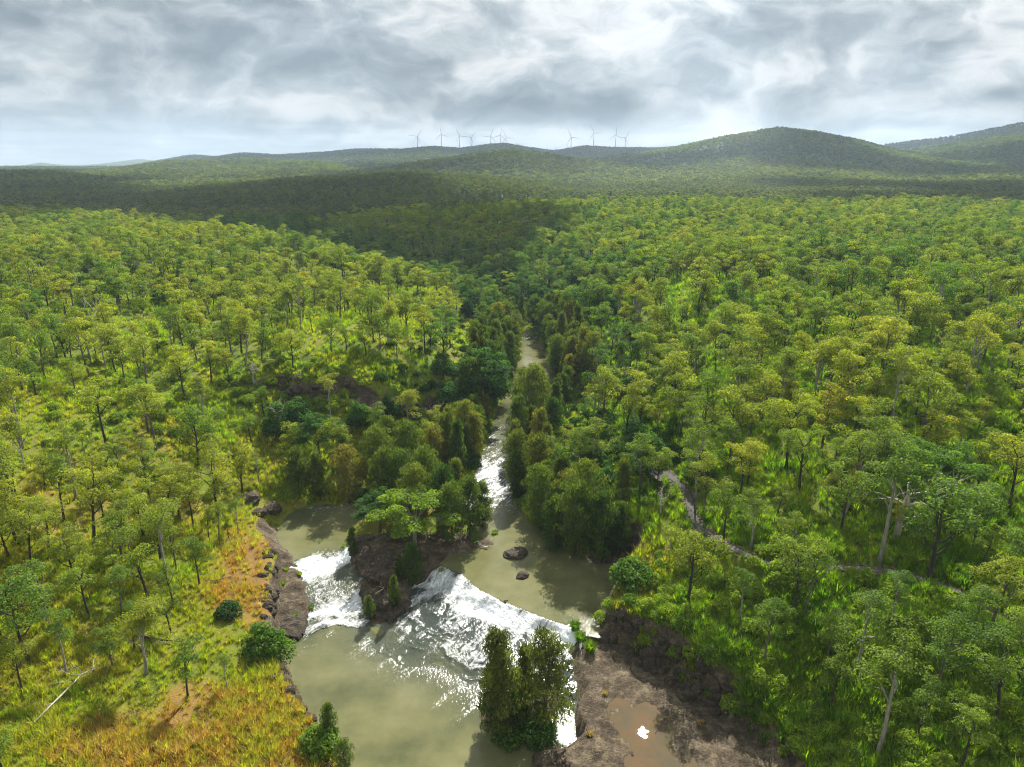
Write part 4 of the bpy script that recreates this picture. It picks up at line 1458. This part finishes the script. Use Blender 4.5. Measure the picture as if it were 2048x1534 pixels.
n1 = far_wood('plateau_forest', 515, 1150, 6.6, C_MID, 5, 101, 1.0, 'unbroken forest beyond the plateau, in cloud shadow')
n2 = far_wood('foothill_forest', 1150, 2700, 9.6, C_FAR, 4, 102, 1.15, 'forest on the foothills and lower ridges')
n3 = far_wood('ridge_forest', 2700, 5200, 17.0, C_FAR, 4, 103, 1.5, 'scattered forest on the far ridges')
print('trees', len(trees), 'rest', len(rest), 'far', n1, n2, n3)

# ------------------------------------------------------------------ grass and undergrowth
CL_P = wpoly([(1200, 1262, 3), (1250, 1288, 3), (1330, 1330, 3), (1385, 1388, 3), (1450, 1408, 3), (1490, 1432, 3)])


def ground_points(spacing, y0, y1, seed, hw=.80, rk=.5):
    X, Y = poisson(-y1 * hw, y1 * hw, y0, y1, spacing, seed)
    Z, K = land(X, Y, True)
    o = in_view(X, Y, Z, 120, bot=1640) & (K < rk)
    nb = (np.abs(X) < 110)
    d = np.full(X.shape, 99.0)
    d[nb] = np.minimum(sdist(X[nb], Y[nb], SHORE), seg_dist(X[nb], Y[nb], PATH, False) - .75)
    o &= d > .25
    return X[o], Y[o], Z[o]


def cliff_points():
    X, Y, Z = ground_points(.6, 48, 82, 204, rk=2)
    o = (seg_dist(X, Y, CL_P, False) < 5.5) & (sdist(X, Y, SHELF) > .5) & (fbm(X, Y, 2.5, 2, 205) > -.15)
    return X[o], Y[o], Z[o]


gx, gy, gz = [np.concatenate(q) for q in zip(ground_points(.55, 38, 84, 201), ground_points(.95, 84, 150, 202), ground_points(1.7, 150, 260, 203), cliff_points())]
dr = dryness(gx, gy)
lush = sstep(10, 22, gx)
tint = np.clip(.26 + dr * .47 - lush * .16 + rng.normal(0, .07, len(gx)), 0, 1)
gpatch = fbm(gx, gy, 9, 3, 210)
okg = rng.uniform(0, 1, len(gx)) < .78 + .3 * gpatch
sc_ = (rng.uniform(.6, 1.25, len(gx)) + .25 * gpatch) * (1 + .35 * lush) * np.where(gy > 150, 1.7, np.where(gy > 84, 1.2, 1.0))
scatter('tall_grass', np.stack([gx, gy, gz], 1)[okg], sc_[okg], rng.uniform(0, 6.28, okg.sum()), tint[okg], rng.integers(0, 4, okg.sum()), C_TUFT, 'tall yellow-green and rust-tinged grass covering the banks and slopes')

bx, by, bz = [np.concatenate(q) for q in zip(ground_points(3.3, 40, 270, 221), ground_points(1.5, 48, 82, 223, rk=2), ground_points(2.0, 112, 150, 224, rk=1.2))]
pxb, pyb, _ = project(bx, by, bz)
gul = np.abs(bx - np.interp(by, [90, 150, 233, 285], [0, 2, 6, -6])) < 30
pr = np.where(bx > 12, .42, np.where(by < 95, .025, .10)) + .35 * (gul & (by > 96)) + .15 * (fbm(bx, by, 14, 2, 222) > .25)
for c in CLEAR[:3]:
    pr = np.where(inside(pxb, pyb, c), .03, pr)
near_cliff = (seg_dist(bx, by, CL_P, False) < 6.5) & (sdist(bx, by, SHELF) > .8)
far_set = by > 112
pr = np.where(near_cliff, .5, np.where(land(bx, by, True)[1] > .5, 0, pr))
pr = np.where((bx < 6) & (by < 95), 0, pr)
pr = np.where((seg_dist(bx, by, SCARW, False) < 6) & (by < np.interp(bx, SCARW[:, 0], SCARW[:, 1]) + 1), .62, pr)
okb = rng.uniform(0, 1, len(bx)) < pr
n = int(okb.sum())
tb = np.clip(np.where(gul[okb] & (by[okb] > 100), rng.normal(.32, .15, n), rng.normal(.92, .12, n)), 0, 1)
scatter('undergrowth', np.stack([bx, by, bz], 1)[okb], rng.uniform(.28, .75, n), rng.uniform(0, 6.28, n), tb, rng.integers(0, 3, n), C_BUSH, 'low leafy undergrowth between the trees')
print('grass', int(okg.sum()), 'undergrowth', n)

# bright clumps on the rocks: each a thing
CLUMP = [tuft(300 + i, (1.5, .9, .6)[i], (260, 200, 90)[i], (1.0, 1.2, .7)[i], .05) for i in range(3)]
CLUMP_M = [c.build('clump_form', [GRASSM], link=False).data for c in CLUMP]
for px, py, k, s, tn, lab in (
        (1160, 1284, 0, .9, .02, 'lime green reed clump on the water-side lip of the rock shelf'), (1150, 1262, 0, .8, .05, 'thin green reed clump at the end of the fall crest'),
        (1180, 1304, 0, .95, .06, 'full lime green reed clump on the rock shelf'), (1495, 1405, 0, 1.25, .12, 'bright yellow-green grass mound on the rock shelf'),
        (1480, 1432, 1, 1.1, .10, 'yellow-green grass mat spilling over the rock shelf'), (1512, 1446, 1, 1.1, .05, 'low bright green mat beside the yellow-green mound'),
        (1050, 1425, 1, .9, .0, 'bright green weed clump between the river she-oaks'), (585, 1262, 1, .6, .08, 'bright green tuft where the chute meets the pool'),
        (622, 1218, 1, .5, .08, 'bright green tuft on the edge of the rock ledge'), (735, 1158, 1, .8, .3, 'yellow-green grass patch on the island rock'),
        (722, 1145, 2, .8, .4, 'small dry grass patch on the island rock'), (950, 1085, 1, .8, .02, 'green reed bed at the tail of the island'),
        (990, 1078, 1, .7, .05, 'green reed tuft beside the stranded branch'), (884, 1148, 2, .9, .2, 'green tuft standing on the crest of the fall'),
        (688, 1100, 2, .8, .12, 'green tuft on the upper chute'), (640, 1100, 2, .4, .12, 'tiny green tuft in the white chute'), (1025, 1478, 1, .7, .1, 'green grass fringe below the river she-oaks'),
        (600, 1150, 1, .5, .35, 'dry tuft on the water side of the rock ledge'), (590, 1235, 1, .55, .2, 'green tuft at the foot of the rock ledge'), (1210, 1390, 2, .7, .95, 'dry grass patch beside the puddle head'), (1400, 1450, 2, .8, .9, 'straw-coloured grass patch on the rock shelf beyond the puddle'), (1180, 1470, 2, .8, .98, 'dry grass strip along the rock shelf edge'), (572, 1140, 1, .5, .3, 'yellow tuft at the top of the rock ledge'), (566, 1170, 1, .5, .28, 'yellow tuft on the middle of the rock ledge'), (1410, 1385, 2, 1.2, .05, 'green tuft at the foot of the dark cliff')):
    x, y, z = ground_at(px, py)
    z = max(z, float(water_level(np.array([x]), np.array([y]))[0][0]) - .1 if z < 2.2 and (px < 1140) else z)
    o = bpy.data.objects.new('grass_clump', CLUMP_M[k])
    col.objects.link(o)
    o.location = (x, y, z)
    o.scale = (s, s, s)
    o.rotation_euler = (0, 0, rng.uniform(0, 6))
    o['tint'] = float(tn)
    tag(o, lab, 'grass clump', 'bright clumps on the rocks')

# ------------------------------------------------------------------ rocks
def boulder_mesh(seed, n=3, flat=.6, rough_=.35):
    import bmesh
    bm = bmesh.new()
    bmesh.ops.create_icosphere(bm, subdivisions=n, radius=1.0)
    g = random.Random(seed)
    planes = [(Vector((g.gauss(0, 1), g.gauss(0, 1), g.gauss(0, .8))).normalized(), g.uniform(.62, .95)) for _ in range(14)]
    V = np.array([v.co[:] for v in bm.verts])
    nz = fbm(V[:, 0] * 3 + seed * 7.3, V[:, 1] * 3 + V[:, 2] * 4.1, 1.0, 3, seed)
    for v, q in zip(bm.verts, nz):
        for pn, pd_ in planes:
            dd = v.co.dot(pn)
            if dd > pd_:
                v.co -= pn * (dd - pd_)
        v.co *= 1 + q * rough_ * .3
        v.co.z *= flat
    me = bpy.data.meshes.new('boulder')
    bm.to_mesh(me)
    bm.free()
    me.materials.append(BASALT)
    return me


BOULD = [boulder_mesh(400 + i, 3, (.55, .7, .5, .8)[i]) for i in range(4)]
for px, py, k, sx, rz, nm, lab in (
        (1030, 1122, 0, 2.0, .4, 'boulder', 'wide dark boulder standing in the upper pool'), (1046, 1168, 1, 1.15, 1.2, 'boulder', 'small wedge-shaped boulder in the upper pool, close to the fall'),
        (1012, 1216, 2, .5, .2, 'boulder', 'tiny rock breaking the surface just above the fall crest'), (500, 1002, 1, 1.7, .9, 'boulder', 'brown boulder above the head of the left pool'),
        (545, 1022, 2, 2.0, 2.0, 'boulder', 'low dark rock at the waterline of the left pool'), (518, 1030, 3, 1.2, .2, 'boulder', 'pale-edged boulder in the scrub beside the left pool'),
        (770, 1212, 2, 1.6, 1.0, 'boulder', 'low brown rock at the foot of the island'), (1300, 1310, 3, 1.3, .5, 'boulder', 'blocky rock under the lip of the dark cliff')):
    x, y, z = ground_at(px, py)
    wz = float(water_level(np.array([x]), np.array([y]))[0][0])
    o = bpy.data.objects.new(nm, BOULD[k])
    col.objects.link(o)
    o.location = (x, y, max(z, wz - .25) + .1 * sx)
    o.scale = (sx * 1.15, sx * .9, sx)
    o.rotation_euler = (0, 0, rz)
    tag(o, lab, 'boulder', 'boulders in and beside the pools')


def dome(name, P, z0, h, label, res=.16, seed=0, edge=1.6, lip=.5):
    """rock mass over a plan outline, rounded at its edges, broken surface"""
    x0, y0 = P.min(0) - .5
    x1, y1 = P.max(0) + .5
    ax, ay = np.arange(x0, x1, res), np.arange(y0, y1, res)
    X, Y = np.meshgrid(ax, ay)
    d = -(sdist(X, Y, P) + fbm(X, Y, 2.0, 3, seed) * .35)
    Z = z0 + h * sstep(-.3, edge, d) + fbm(X, Y, 2.4, 5, seed + 1, .65) * .42 + np.abs(fbm(X, Y, .9, 3, seed + 2)) * -.16 - .6 * (d < -.25)
    n = len(ax)
    idx = np.arange(X.size).reshape(X.shape)
    k = d > -.35
    fk = k[:-1, :-1] & k[:-1, 1:] & k[1:, 1:] & k[1:, :-1]
    f = np.stack([idx[:-1, :-1], idx[:-1, 1:], idx[1:, 1:], idx[1:, :-1]], -1)[fk]
    us, inv = np.unique(f, return_inverse=True)
    v = np.stack([X.ravel(), Y.ravel(), Z.ravel()], -1)[us]
    o = mesh_obj(name, v, inv.reshape(-1, 4), [BASALT], smooth=True)
    return tag(o, label, 'rock', 'rock bodies of the falls')


dome('island_rock', wpoly([(708, 1062, 3), (760, 1058, 3), (802, 1072, 3), (806, 1120, 2.6), (800, 1150, 2.4), (770, 1160, 2.2), (735, 1152, 2.2), (715, 1120, 2.6), (704, 1085, 3)]), 2.2, .75,
     'domed brown rock capping the island between the two chutes', seed=500)
dome('island_rock', wpoly([(722, 1170, 1.6), (770, 1166, 1.6), (812, 1180, 1.6), (815, 1210, 1.4), (780, 1232, 1.2), (735, 1226, 1.2)]), 1.0, .35, 'lower rock step at the downstream end of the island', seed=510)
dome('ledge_rock', ROCK_LEDGE, .75, .35, 'reddish rock ledge between the grassy bank and the chute', seed=520)

# blocks of the dark cliff above the shelf and of the cut left bank: each block its own piece
CL_P = wpoly([(1200, 1262, 3), (1250, 1288, 3), (1330, 1330, 3), (1385, 1388, 3), (1450, 1408, 3), (1490, 1432, 3)])
LB_P = wpoly([(552, 1110, 3), (550, 1180, 3), (552, 1250, 3), (556, 1330, 2), (585, 1395, 2), (632, 1470, 2), (690, 1545, 2)])


def cliff(name, P, n, off, zr, sr, label, seed):
    g = random.Random(seed)
    e = empty(name, (float(P[0][0]), float(P[0][1]), 1.5))
    tag(e, label, 'cliff')
    L = np.concatenate([[0], np.cumsum(np.hypot(*np.diff(P, axis=0).T))])
    for k in range(n):
        s_ = g.uniform(0, L[-1])
        x, y = np.interp(s_, L, P[:, 0]), np.interp(s_, L, P[:, 1])
        i = min(np.searchsorted(L, s_), len(P) - 1)
        tx, ty = P[i] - P[i - 1]
        ln = math.hypot(tx, ty)
        q = g.uniform(*off)
        x, y = x + ty / ln * q, y - tx / ln * q
        z = float(land(np.array([x]), np.array([y]))[0])
        o = bpy.data.objects.new('rock_block', BOULD[g.randrange(4)])
        col.objects.link(o)
        o.parent = e
        s0 = g.uniform(*sr)
        o.location = (x - e.location.x, y - e.location.y, z - e.location.z - s0 * .25)
        o.scale = (s0 * g.uniform(.8, 1.5), s0 * g.uniform(.7, 1.1), s0 * g.uniform(1.0, 1.9))
        o.rotation_euler = (g.gauss(0, .25), g.gauss(0, .25), g.uniform(0, 6.28))


cliff('shelf_cliff', CL_P, 70, (-2.4, .3), (2, 5), (.45, 1.05), 'dark broken cliff between the rock shelf and the bushy slope', 1)
cliff('bank_cliff', LB_P, 80, (-.2, 1.5), (1, 4), (.3, .75), 'crumbling dark cut bank below the rust-coloured grass', 2)
SCAR = SCARW
cliff('valley_cliff', SCAR, 60, (-.6, 1.8), (8, 15), (.5, 1.2), 'brown overgrown cliff across the valley below the open wood', 3)

# ------------------------------------------------------------------ dead trees and fallen wood
DEAD = [dead_tree(600 + i, (9, 8, 7)[i]) for i in range(3)]
DEAD_P = []
for a, b in DEAD:
    DEAD_P.append((a.build('trunk', [DEADW], link=False, smooth=True).data, b.build('branches', [DEADW], link=False, smooth=True).data))
for px, pb, pt, k, lab in (
        (195, 675, 590, 0, 'bleached forked dead tree rising above the left hillside wood'), (508, 768, 690, 1, 'grey dead snag on the edge of the overgrown cliff'),
        (560, 872, 790, 2, 'white dead branches among dark bushes under the cliff'), (1715, 990, 880, 0, 'black and white dead tree on the grassy slope above the path'),
        (872, 862, 775, 1, 'rusty dead tree in front of the overgrown cliff'), (1320, 1035, 965, 2, 'small white dead snag below the lookout'),
        (760, 1050, 985, 1, 'bleached bare branches over the spreading bright green tree'), (1795, 1080, 880, 1, 'tall bare dead trunk beside the big dark eucalypt')):
    x, y, z = ground_at(px, pb)
    d = pix_dir(px, pt)
    h = CAMZ + d[2] * (y / d[1]) - z
    single('dead_tree', DEAD_P[k], ('trunk', 'branches'), (x, y, z), h / (9, 8, 7)[k] * .95, rng.uniform(0, 6), .5, lab, 'dead tree', 'dead trees')


def fallen(name, pix, r, label, twigs=5, mat=DEADW, zoff=.25, seed=1):
    rs = random.Random(seed)
    pts = []
    for p in pix:
        x, y, z = ground_at(*p)
        wz = float(water_level(np.array([x]), np.array([y]))[0][0])
        pts.append(Vector((x, y, max(z, wz if name == 'stranded_branch' else -9) + zoff)))
    e = empty(name, pts[0])
    tag(e, label, 'log', 'fallen wood')
    q = [p - pts[0] for p in pts]
    mb = MB()
    mb.tube(q, [r * (1 - .75 * i / (len(q) - 1)) for i in range(len(q))], 7)
    mb.build('trunk', [mat], e, True)
    for k in range(twigs):
        i = rs.randrange(1, len(q) - 1) if len(q) > 2 else 0
        tb_ = MB()
        limb(tb_, rs, q[i], Vector((rs.gauss(0, 1), rs.gauss(0, 1), rs.uniform(.2, .8))), rs.uniform(.8, 2.2), r * .4, 1, [], 0, .3, .1)
        tb_.build('branch', [mat], e, True)


fallen('fallen_tree', [(70, 1462), (110, 1420), (150, 1378), (165, 1362), (190, 1350), (222, 1342)], .10, 'long bleached fallen tree lying on the yellow grass', 7, zoff=.7, seed=3)
fallen('fallen_log', [(362, 1182), (385, 1170)], .18, 'short dark fallen log on the grassy bank', 2, BARK_D, .3, 4)
fallen('fallen_log', [(436, 1165), (468, 1156)], .12, 'thin brown fallen branch in the rust-coloured grass', 1, BARK_M, .3, 5)
fallen('fallen_log', [(282, 1278), (320, 1284), (365, 1290)], .2, 'dark fallen trunk under the trees on the grassy bank', 2, BARK_D, .3, 6)
fallen('stranded_branch', [(975, 1106), (962, 1096), (957, 1090)], .16, 'forked pale branch stranded in the upper pool', 3, DEADW, .25, 7)
fallen('stranded_branch', [(752, 1196), (768, 1184), (776, 1180)], .12, 'bleached driftwood lying on the island rock', 4, DEADW, .6, 8)
fallen('fallen_log', [(440, 985), (462, 975), (478, 968)], .2, 'grey log on the bare soil above the left pool', 2, BARK_M, .3, 9)

# ------------------------------------------------------------------ walking path with edging stones and lookout
def smooth_line(P, n):
    """Catmull-Rom through the points"""
    P = np.asarray(P, float)
    Q = np.vstack([2 * P[0] - P[1], P, 2 * P[-1] - P[-2]])
    o = []
    for i in range(1, len(Q) - 2):
        for k in range(n):
            t_ = k / n
            a, b, c, d = Q[i - 1], Q[i], Q[i + 1], Q[i + 2]
            o.append(.5 * (2 * b + (c - a) * t_ + (2 * a - 5 * b + 4 * c - d) * t_ ** 2 + (3 * b - a - 3 * c + d) * t_ ** 3))
    o.append(P[-1])
    return np.array(o)


pc = smooth_line(PATH, 14)
tg = np.gradient(pc, axis=0)
tg /= np.linalg.norm(tg, axis=1)[:, None]
nr = np.stack([-tg[:, 1], tg[:, 0]], 1)
pzc = mesh_z(pc[:, 0], pc[:, 1])
pzc = np.convolve(np.pad(pzc, 4, mode='edge'), np.ones(9) / 9, 'valid') + .14
rows = []
for w, dzz in ((-.63, -.35), (-.62, 0), (-.25, .03), (.25, .03), (.62, 0), (.63, -.35)):
    wj = w * (1 + .06 * np.sin(np.arange(len(pc)) * 1.7 + w * 5))
    rows.append(np.column_stack([pc + nr * wj[:, None], pzc + dzz]))
pv = np.stack(rows, 1).reshape(-1, 3)
k = len(rows)
pf = [(i * k + j, i * k + j + 1, (i + 1) * k + j + 1, (i + 1) * k + j) for i in range(len(pc) - 1) for j in range(k - 1)]
path = mesh_obj('walking_path', pv, np.array(pf)[:, ::-1], [ASPHALT], smooth=True)
tag(path, 'narrow grey walking path winding along the slope', kind='structure')
STONES = [boulder_mesh(700 + i, 1, .7) for i in range(3)]
for me_ in STONES:
    me_.materials[0] = STONE
for i in range(0, len(pc) - 1, 1):
    for sgn in (-1, 1):
        if rng.uniform() > (.85 if i < 60 else .55):
            continue
        o = bpy.data.objects.new('edging_stone', STONES[int(rng.integers(0, 3))])
        col.objects.link(o)
        o.parent = path
        q = pc[i] + nr[i] * sgn * (.86 + rng.uniform(-.06, .3)) + tg[i] * rng.uniform(-.2, .2)
        s = rng.uniform(.13, .27)
        o.location = (q[0], q[1], pzc[i] - .06)
        o.scale = (s * 1.4, s, s)
        o.rotation_euler = (0, 0, rng.uniform(0, 6))

lx, ly = pc[2] + np.array([-1.2, 1.6])
lz = float(mesh_z(lx, ly)) + .45
deck = empty('lookout_deck', (lx, ly, lz), R(20))
tag(deck, 'small dark timber lookout deck with steel railing at the path end', 'lookout')
for i in range(12):
    mb = MB()
    mb.box((-2.0, -1.65 + i * .275, -.06), (2.0, -1.65 + i * .275 + .255, 0))
    mb.build('deck_board', [TIMBER], deck)
for sx in (-1.7, 1.7):
    for sy in (-1.4, 1.4):
        mb = MB()
        mb.box((sx - .07, sy - .07, -1.6), (sx + .07, sy + .07, -.065))
        mb.build('bearer_post', [TIMBER], deck)
for k_, (ax_, ay_) in enumerate(((-1.95, -1.6), (-1.95, 0), (-1.95, 1.6), (0, 1.6), (1.95, 1.6), (1.95, 0))):
    mb = MB()
    mb.tube([(ax_, ay_, .003), (ax_, ay_, 1.1)], [.035, .035], 6)
    mb.build('railing_post', [STEEL], deck)
for zz in (.35, .7, 1.1):
    mb = MB()
    mb.tube([(-1.95, -1.6, zz), (-1.95, 1.6, zz)], [.025] * 2, 5)
    mb.tube([(-1.95, 1.6, zz), (1.95, 1.6, zz)], [.025] * 2, 5)
    mb.tube([(1.95, 1.6, zz), (1.95, 0, zz)], [.025] * 2, 5)
    mb.build('rail', [STEEL], deck)

# ------------------------------------------------------------------ wind turbines on the far ridge
tw_ = MB()
tw_.tube([(0, 0, -.15), (0, 0, .5), (0, 0, 1)], [.021, .018, .012], 12)       # unit tower, scaled per turbine
TOWER = tw_.build('tower', [WHITE], link=False, smooth=True).data
nc = MB()
nc.tube([(0, -3.2, 0), (0, -2.4, .2), (0, 2, .2), (0, 8, .1), (0, 9, 0)], [1.6, 2.3, 2.4, 2.1, 1.2], 10)
NACELLE = nc.build('nacelle', [WHITE], link=False, smooth=True).data
hb = MB()
hb.tube([(0, -7.2, 0), (0, -6.4, 0), (0, -4.6, 0), (0, -3.1, 0)], [.3, 1.3, 2.0, 2.0], 10)
HUB = hb.build('hub', [WHITE], link=False, smooth=True).data
bl = MB()
prof = [(0, .8, .8), (3, .8, .8), (10, 1.7, .6), (22, 1.4, .5), (38, 1.0, .35), (50, .65, .22), (57.5, .25, .1)]
vv, ff = [], []
for i, (rr_, c_, th_) in enumerate(prof):
    for k_ in range(8):
        a = 2 * math.pi * k_ / 8
        vv.append(Vector((math.cos(a) * c_ * .9 + c_ * .35, -4.6 + math.sin(a) * th_, rr_)))
for i in range(len(prof) - 1):
    for k_ in range(8):
        ff.append((i * 8 + k_, i * 8 + (k_ + 1) % 8, (i + 1) * 8 + (k_ + 1) % 8, (i + 1) * 8 + k_))
ff.append(tuple(range(48, 56)))
bl.add(vv, ff)
BLADE = bl.build('blade', [WHITE], link=False, smooth=True).data
TURB = [(834.6, 273, 4800, 35, 'over a dip beside a lower smaller one'), (882.6, 269, 4800, 110, 'on the ridge knoll'), (918.7, 272, 4800, 95, 'just past the ridge knoll'), (941.9, 275.7, 4800, 40, 'in the saddle between two knolls'),
        (981.4, 272, 4800, 20, 'on the second ridge knoll'), (1000.4, 270.4, 4850, 10, 'on top of the second ridge knoll'), (1012.4, 276.6, 5000, 95, 'just past the second ridge knoll'), (1142.5, 275.4, 4250, 95, 'on the dark lower ridge'),
        (1188, 266, 4800, 92, 'on the tree-covered rise'), (1232, 270.4, 4800, 120, 'on the flat dark ridge'), (1251, 276, 4800, 35, 'at the end of the flat dark ridge'),
        (827.6, 290, 8200, 0, ''), (849.4, 289, 8200, 95, ''), (914.4, 291, 8200, 10, ''), (1034.3, 287, 8000, 60, ''), (1037.5, 289.5, 8200, 50, ''), (1044, 293, 8200, 30, ''), (1049, 295, 8200, 100, ''), (750, 296, 8200, 80, ''),
        (1111, 297.5, 8200, 100, ''), (1135.5, 293, 8200, 85, '')]
for px, hy, D, ph, where in TURB:
    x, y = (px - CX) / F * D * 1.0465, D           # depth along the view axis at the horizon line
    d = pix_dir(px, hy)
    x = d[0] / d[1] * y
    zh = CAMZ + d[2] / d[1] * y
    zg = float(mesh_z(x, y))
    ht = min(max(zh - zg, 62.0), 140.0)
    e = empty('wind_turbine', (x, y, zg), R(float(rng.normal(12, 10))))
    tag(e, ('white wind turbine ' + where) if where else 'distant small wind turbine half hidden behind the ridge', 'wind turbine', 'wind turbines along the ridge' if where else 'half hidden wind turbines')
    tw2 = bpy.data.objects.new('tower', TOWER)
    col.objects.link(tw2)
    tw2.parent = e
    tw2.scale = (110, 110, ht)
    na_ = bpy.data.objects.new('nacelle', NACELLE)
    col.objects.link(na_)
    na_.parent = e
    na_.location = (0, 0, ht + 1.2)
    h_ = bpy.data.objects.new('rotor_hub', HUB)
    col.objects.link(h_)
    h_.parent = e
    h_.location = (0, 0, ht + 1.2)
    h_.rotation_euler = (0, R(ph), 0)
    for k_ in range(3):
        b_ = bpy.data.objects.new('blade', BLADE)
        col.objects.link(b_)
        b_.parent = h_
        b_.rotation_euler = (0, R(120 * k_), 0)

# ------------------------------------------------------------------ clouds overhead, beyond the top of the picture
m, t = new_mat('cloud_vapour')
df = t.node('ShaderNodeBsdfDiffuse')
df.inputs[0].default_value = (.9, .91, .92, 1)
tl_ = t.node('ShaderNodeBsdfTranslucent')
tl_.inputs[0].default_value = (.85, .87, .9, 1)
mx = t.node('ShaderNodeMixShader')
mx.inputs[0].default_value = .45
t.l.new(df.outputs[0], mx.inputs[1])
t.l.new(tl_.outputs[0], mx.inputs[2])
out(t, mx.outputs[0])
CLOUDM = m
m, t = new_mat('thin_cloud_vapour')
df = t.node('ShaderNodeBsdfDiffuse')
df.inputs[0].default_value = (.9, .91, .92, 1)
tl_ = t.node('ShaderNodeBsdfTranslucent')
tl_.inputs[0].default_value = (.85, .87, .9, 1)
mx = t.node('ShaderNodeMixShader')
mx.inputs[0].default_value = .45
t.l.new(df.outputs[0], mx.inputs[1])
t.l.new(tl_.outputs[0], mx.inputs[2])
tp = t.node('ShaderNodeBsdfTransparent')
m2 = t.node('ShaderNodeMixShader')
t.put(m2.inputs[0], t.attr('veil'))
t.l.new(tp.outputs[0], m2.inputs[1])
t.l.new(mx.outputs[0], m2.inputs[2])
out(t, m2.outputs[0])
DECKM = m
kx, ky = SUN.x / SUN.z, SUN.y / SUN.z


def cloud(cx_, cy_, rx, ry, h, seed):
    """flat-based heap of vapour; cx, cy is where its shade falls on the land"""
    import bmesh
    g = random.Random(seed)
    bm = bmesh.new()
    for k in range(26):
        a, q = g.uniform(0, 6.28), math.sqrt(g.uniform(0, 1))
        x, y = math.cos(a) * q * rx * .85, math.sin(a) * q * ry * .85
        r = min(rx, ry) * g.uniform(.22, .42) * (1.1 - .4 * q)
        ret = bmesh.ops.create_icosphere(bm, subdivisions=2, radius=r)
        sx = g.uniform(1.0, 1.5)
        for v_ in ret['verts']:
            v_.co.x *= sx
            v_.co.z = max(v_.co.z, -.15 * r) * .75
            v_.co += Vector((x, y, 0))
    V = np.array([v_.co[:] for v_ in bm.verts])
    dn = fbm(V[:, 0] + seed * 311, V[:, 1] + V[:, 2], min(rx, ry) * .3, 4, seed) * min(rx, ry) * .10
    for v_, q in zip(bm.verts, dn):
        v_.co += Vector((q, -q * .7, abs(q)))
    me = bpy.data.meshes.new('cloud')
    bm.to_mesh(me)
    bm.free()
    me.materials.append(CLOUDM)
    me.polygons.foreach_set('use_smooth', np.ones(len(me.polygons), bool))
    o = bpy.data.objects.new('cloud', me)
    col.objects.link(o)
    o.location = (cx_ + kx * (h - 25), cy_ + ky * (h - 25), h)
    tag(o, 'unseen grey cumulus cloud shading the land below', kind='stuff')


for i, (a, b, c, d, h) in enumerate(((-35, 400, 80, 85, 900), (-130, 470, 110, 75, 900), (-900, 4250, 1300, 900, 2000), (700, 4300, 1500, 900, 2000), (2700, 3550, 1300, 700, 1900))):  # the two small ones are added to deepen the shade in the gorge
    cloud(a, b, c, d, h, 900 + i)


def cloud_deck(h=1000.0, st=24.0):
    """broken stratocumulus sheet beyond the plateau, with the gaps that let the sun onto the hills"""
    ax, ay = np.arange(-3300, 3300, st), np.arange(380, 3120, st)
    X, Y = np.meshgrid(ax, ay)
    wx, wy = X + 130 * fbm(X, Y, 300, 5, 951, .6), Y + 100 * fbm(X, Y, 300, 5, 952, .6)
    k = (np.abs(X) < Y * .95 + 150)
    dn = (wy - 480 - .04 * X) / 85
    for a, b, c, d in ((-780, 1950, 330, 260), (-1350, 1850, 260, 120), (150, 950, 150, 300), (330, 1500, 150, 140), (560, 2200, 130, 210), (1520, 2650, 330, 260), (-250, 1250, 120, 60), (760, 1330, 170, 80), (1100, 2050, 120, 90)):
        r_ = np.sqrt(((wx - a) / c) ** 2 + ((wy - b) / d) ** 2)
        dn = np.minimum(dn, (r_ - 1.35) * min(c, d) / 85)
    dn = np.minimum(dn, (.80 - fbm(X, Y, 420, 3, 953)) * 3)
    dn = sstep(0, 1, dn + .25 * fbm(X, Y, 110, 3, 955)) * .96
    k &= dn > 0.001
    base = fbm(X, Y, 180, 4, 954)
    idx = np.arange(X.size).reshape(X.shape)
    fk = k[:-1, :-1] & k[:-1, 1:] & k[1:, 1:] & k[1:, :-1]
    f = np.stack([idx[:-1, :-1], idx[:-1, 1:], idx[1:, 1:], idx[1:, :-1]], -1)[fk]
    us, inv = np.unique(f, return_inverse=True)
    f = inv.reshape(-1, 4)
    px_, py_ = (X + kx * (h - 30)).ravel()[us], (Y + ky * (h - 30)).ravel()[us]
    lo = np.stack([px_, py_, h + 12 * base.ravel()[us]], -1)
    hi = np.stack([px_, py_, h + 60 + 90 * np.abs(base.ravel()[us])], -1)
    o = mesh_obj('cloud_deck', np.vstack([lo, hi]), np.vstack([f[:, ::-1], f + len(us)]), [DECKM], smooth=True, attrs={'veil': np.tile(1 - np.sqrt(1 - dn.ravel()[us]), 2)})
    tag(o, 'broken grey cloud deck drifting over the forest and hills', kind='stuff')


cloud_deck()

# ------------------------------------------------------------------ haze
m, t = new_mat('hazy_air')
pvn = t.node('ShaderNodeVolumePrincipled')
pvn.inputs['Color'].default_value = (.64, .78, .96, 1)
pvn.inputs['Density'].default_value = 1.0e-4
pvn.inputs['Anisotropy'].default_value = .2
t.l.new(pvn.outputs[0], t.node('ShaderNodeOutputMaterial').inputs['Volume'])
hb_ = MB()
hb_.box((-9700, -400, float(GZ.min()) - 1.5), (9700, 11900, 470))
hz = hb_.build('haze', [m])
tag(hz, 'thin pale blue haze over the whole valley', kind='stuff')
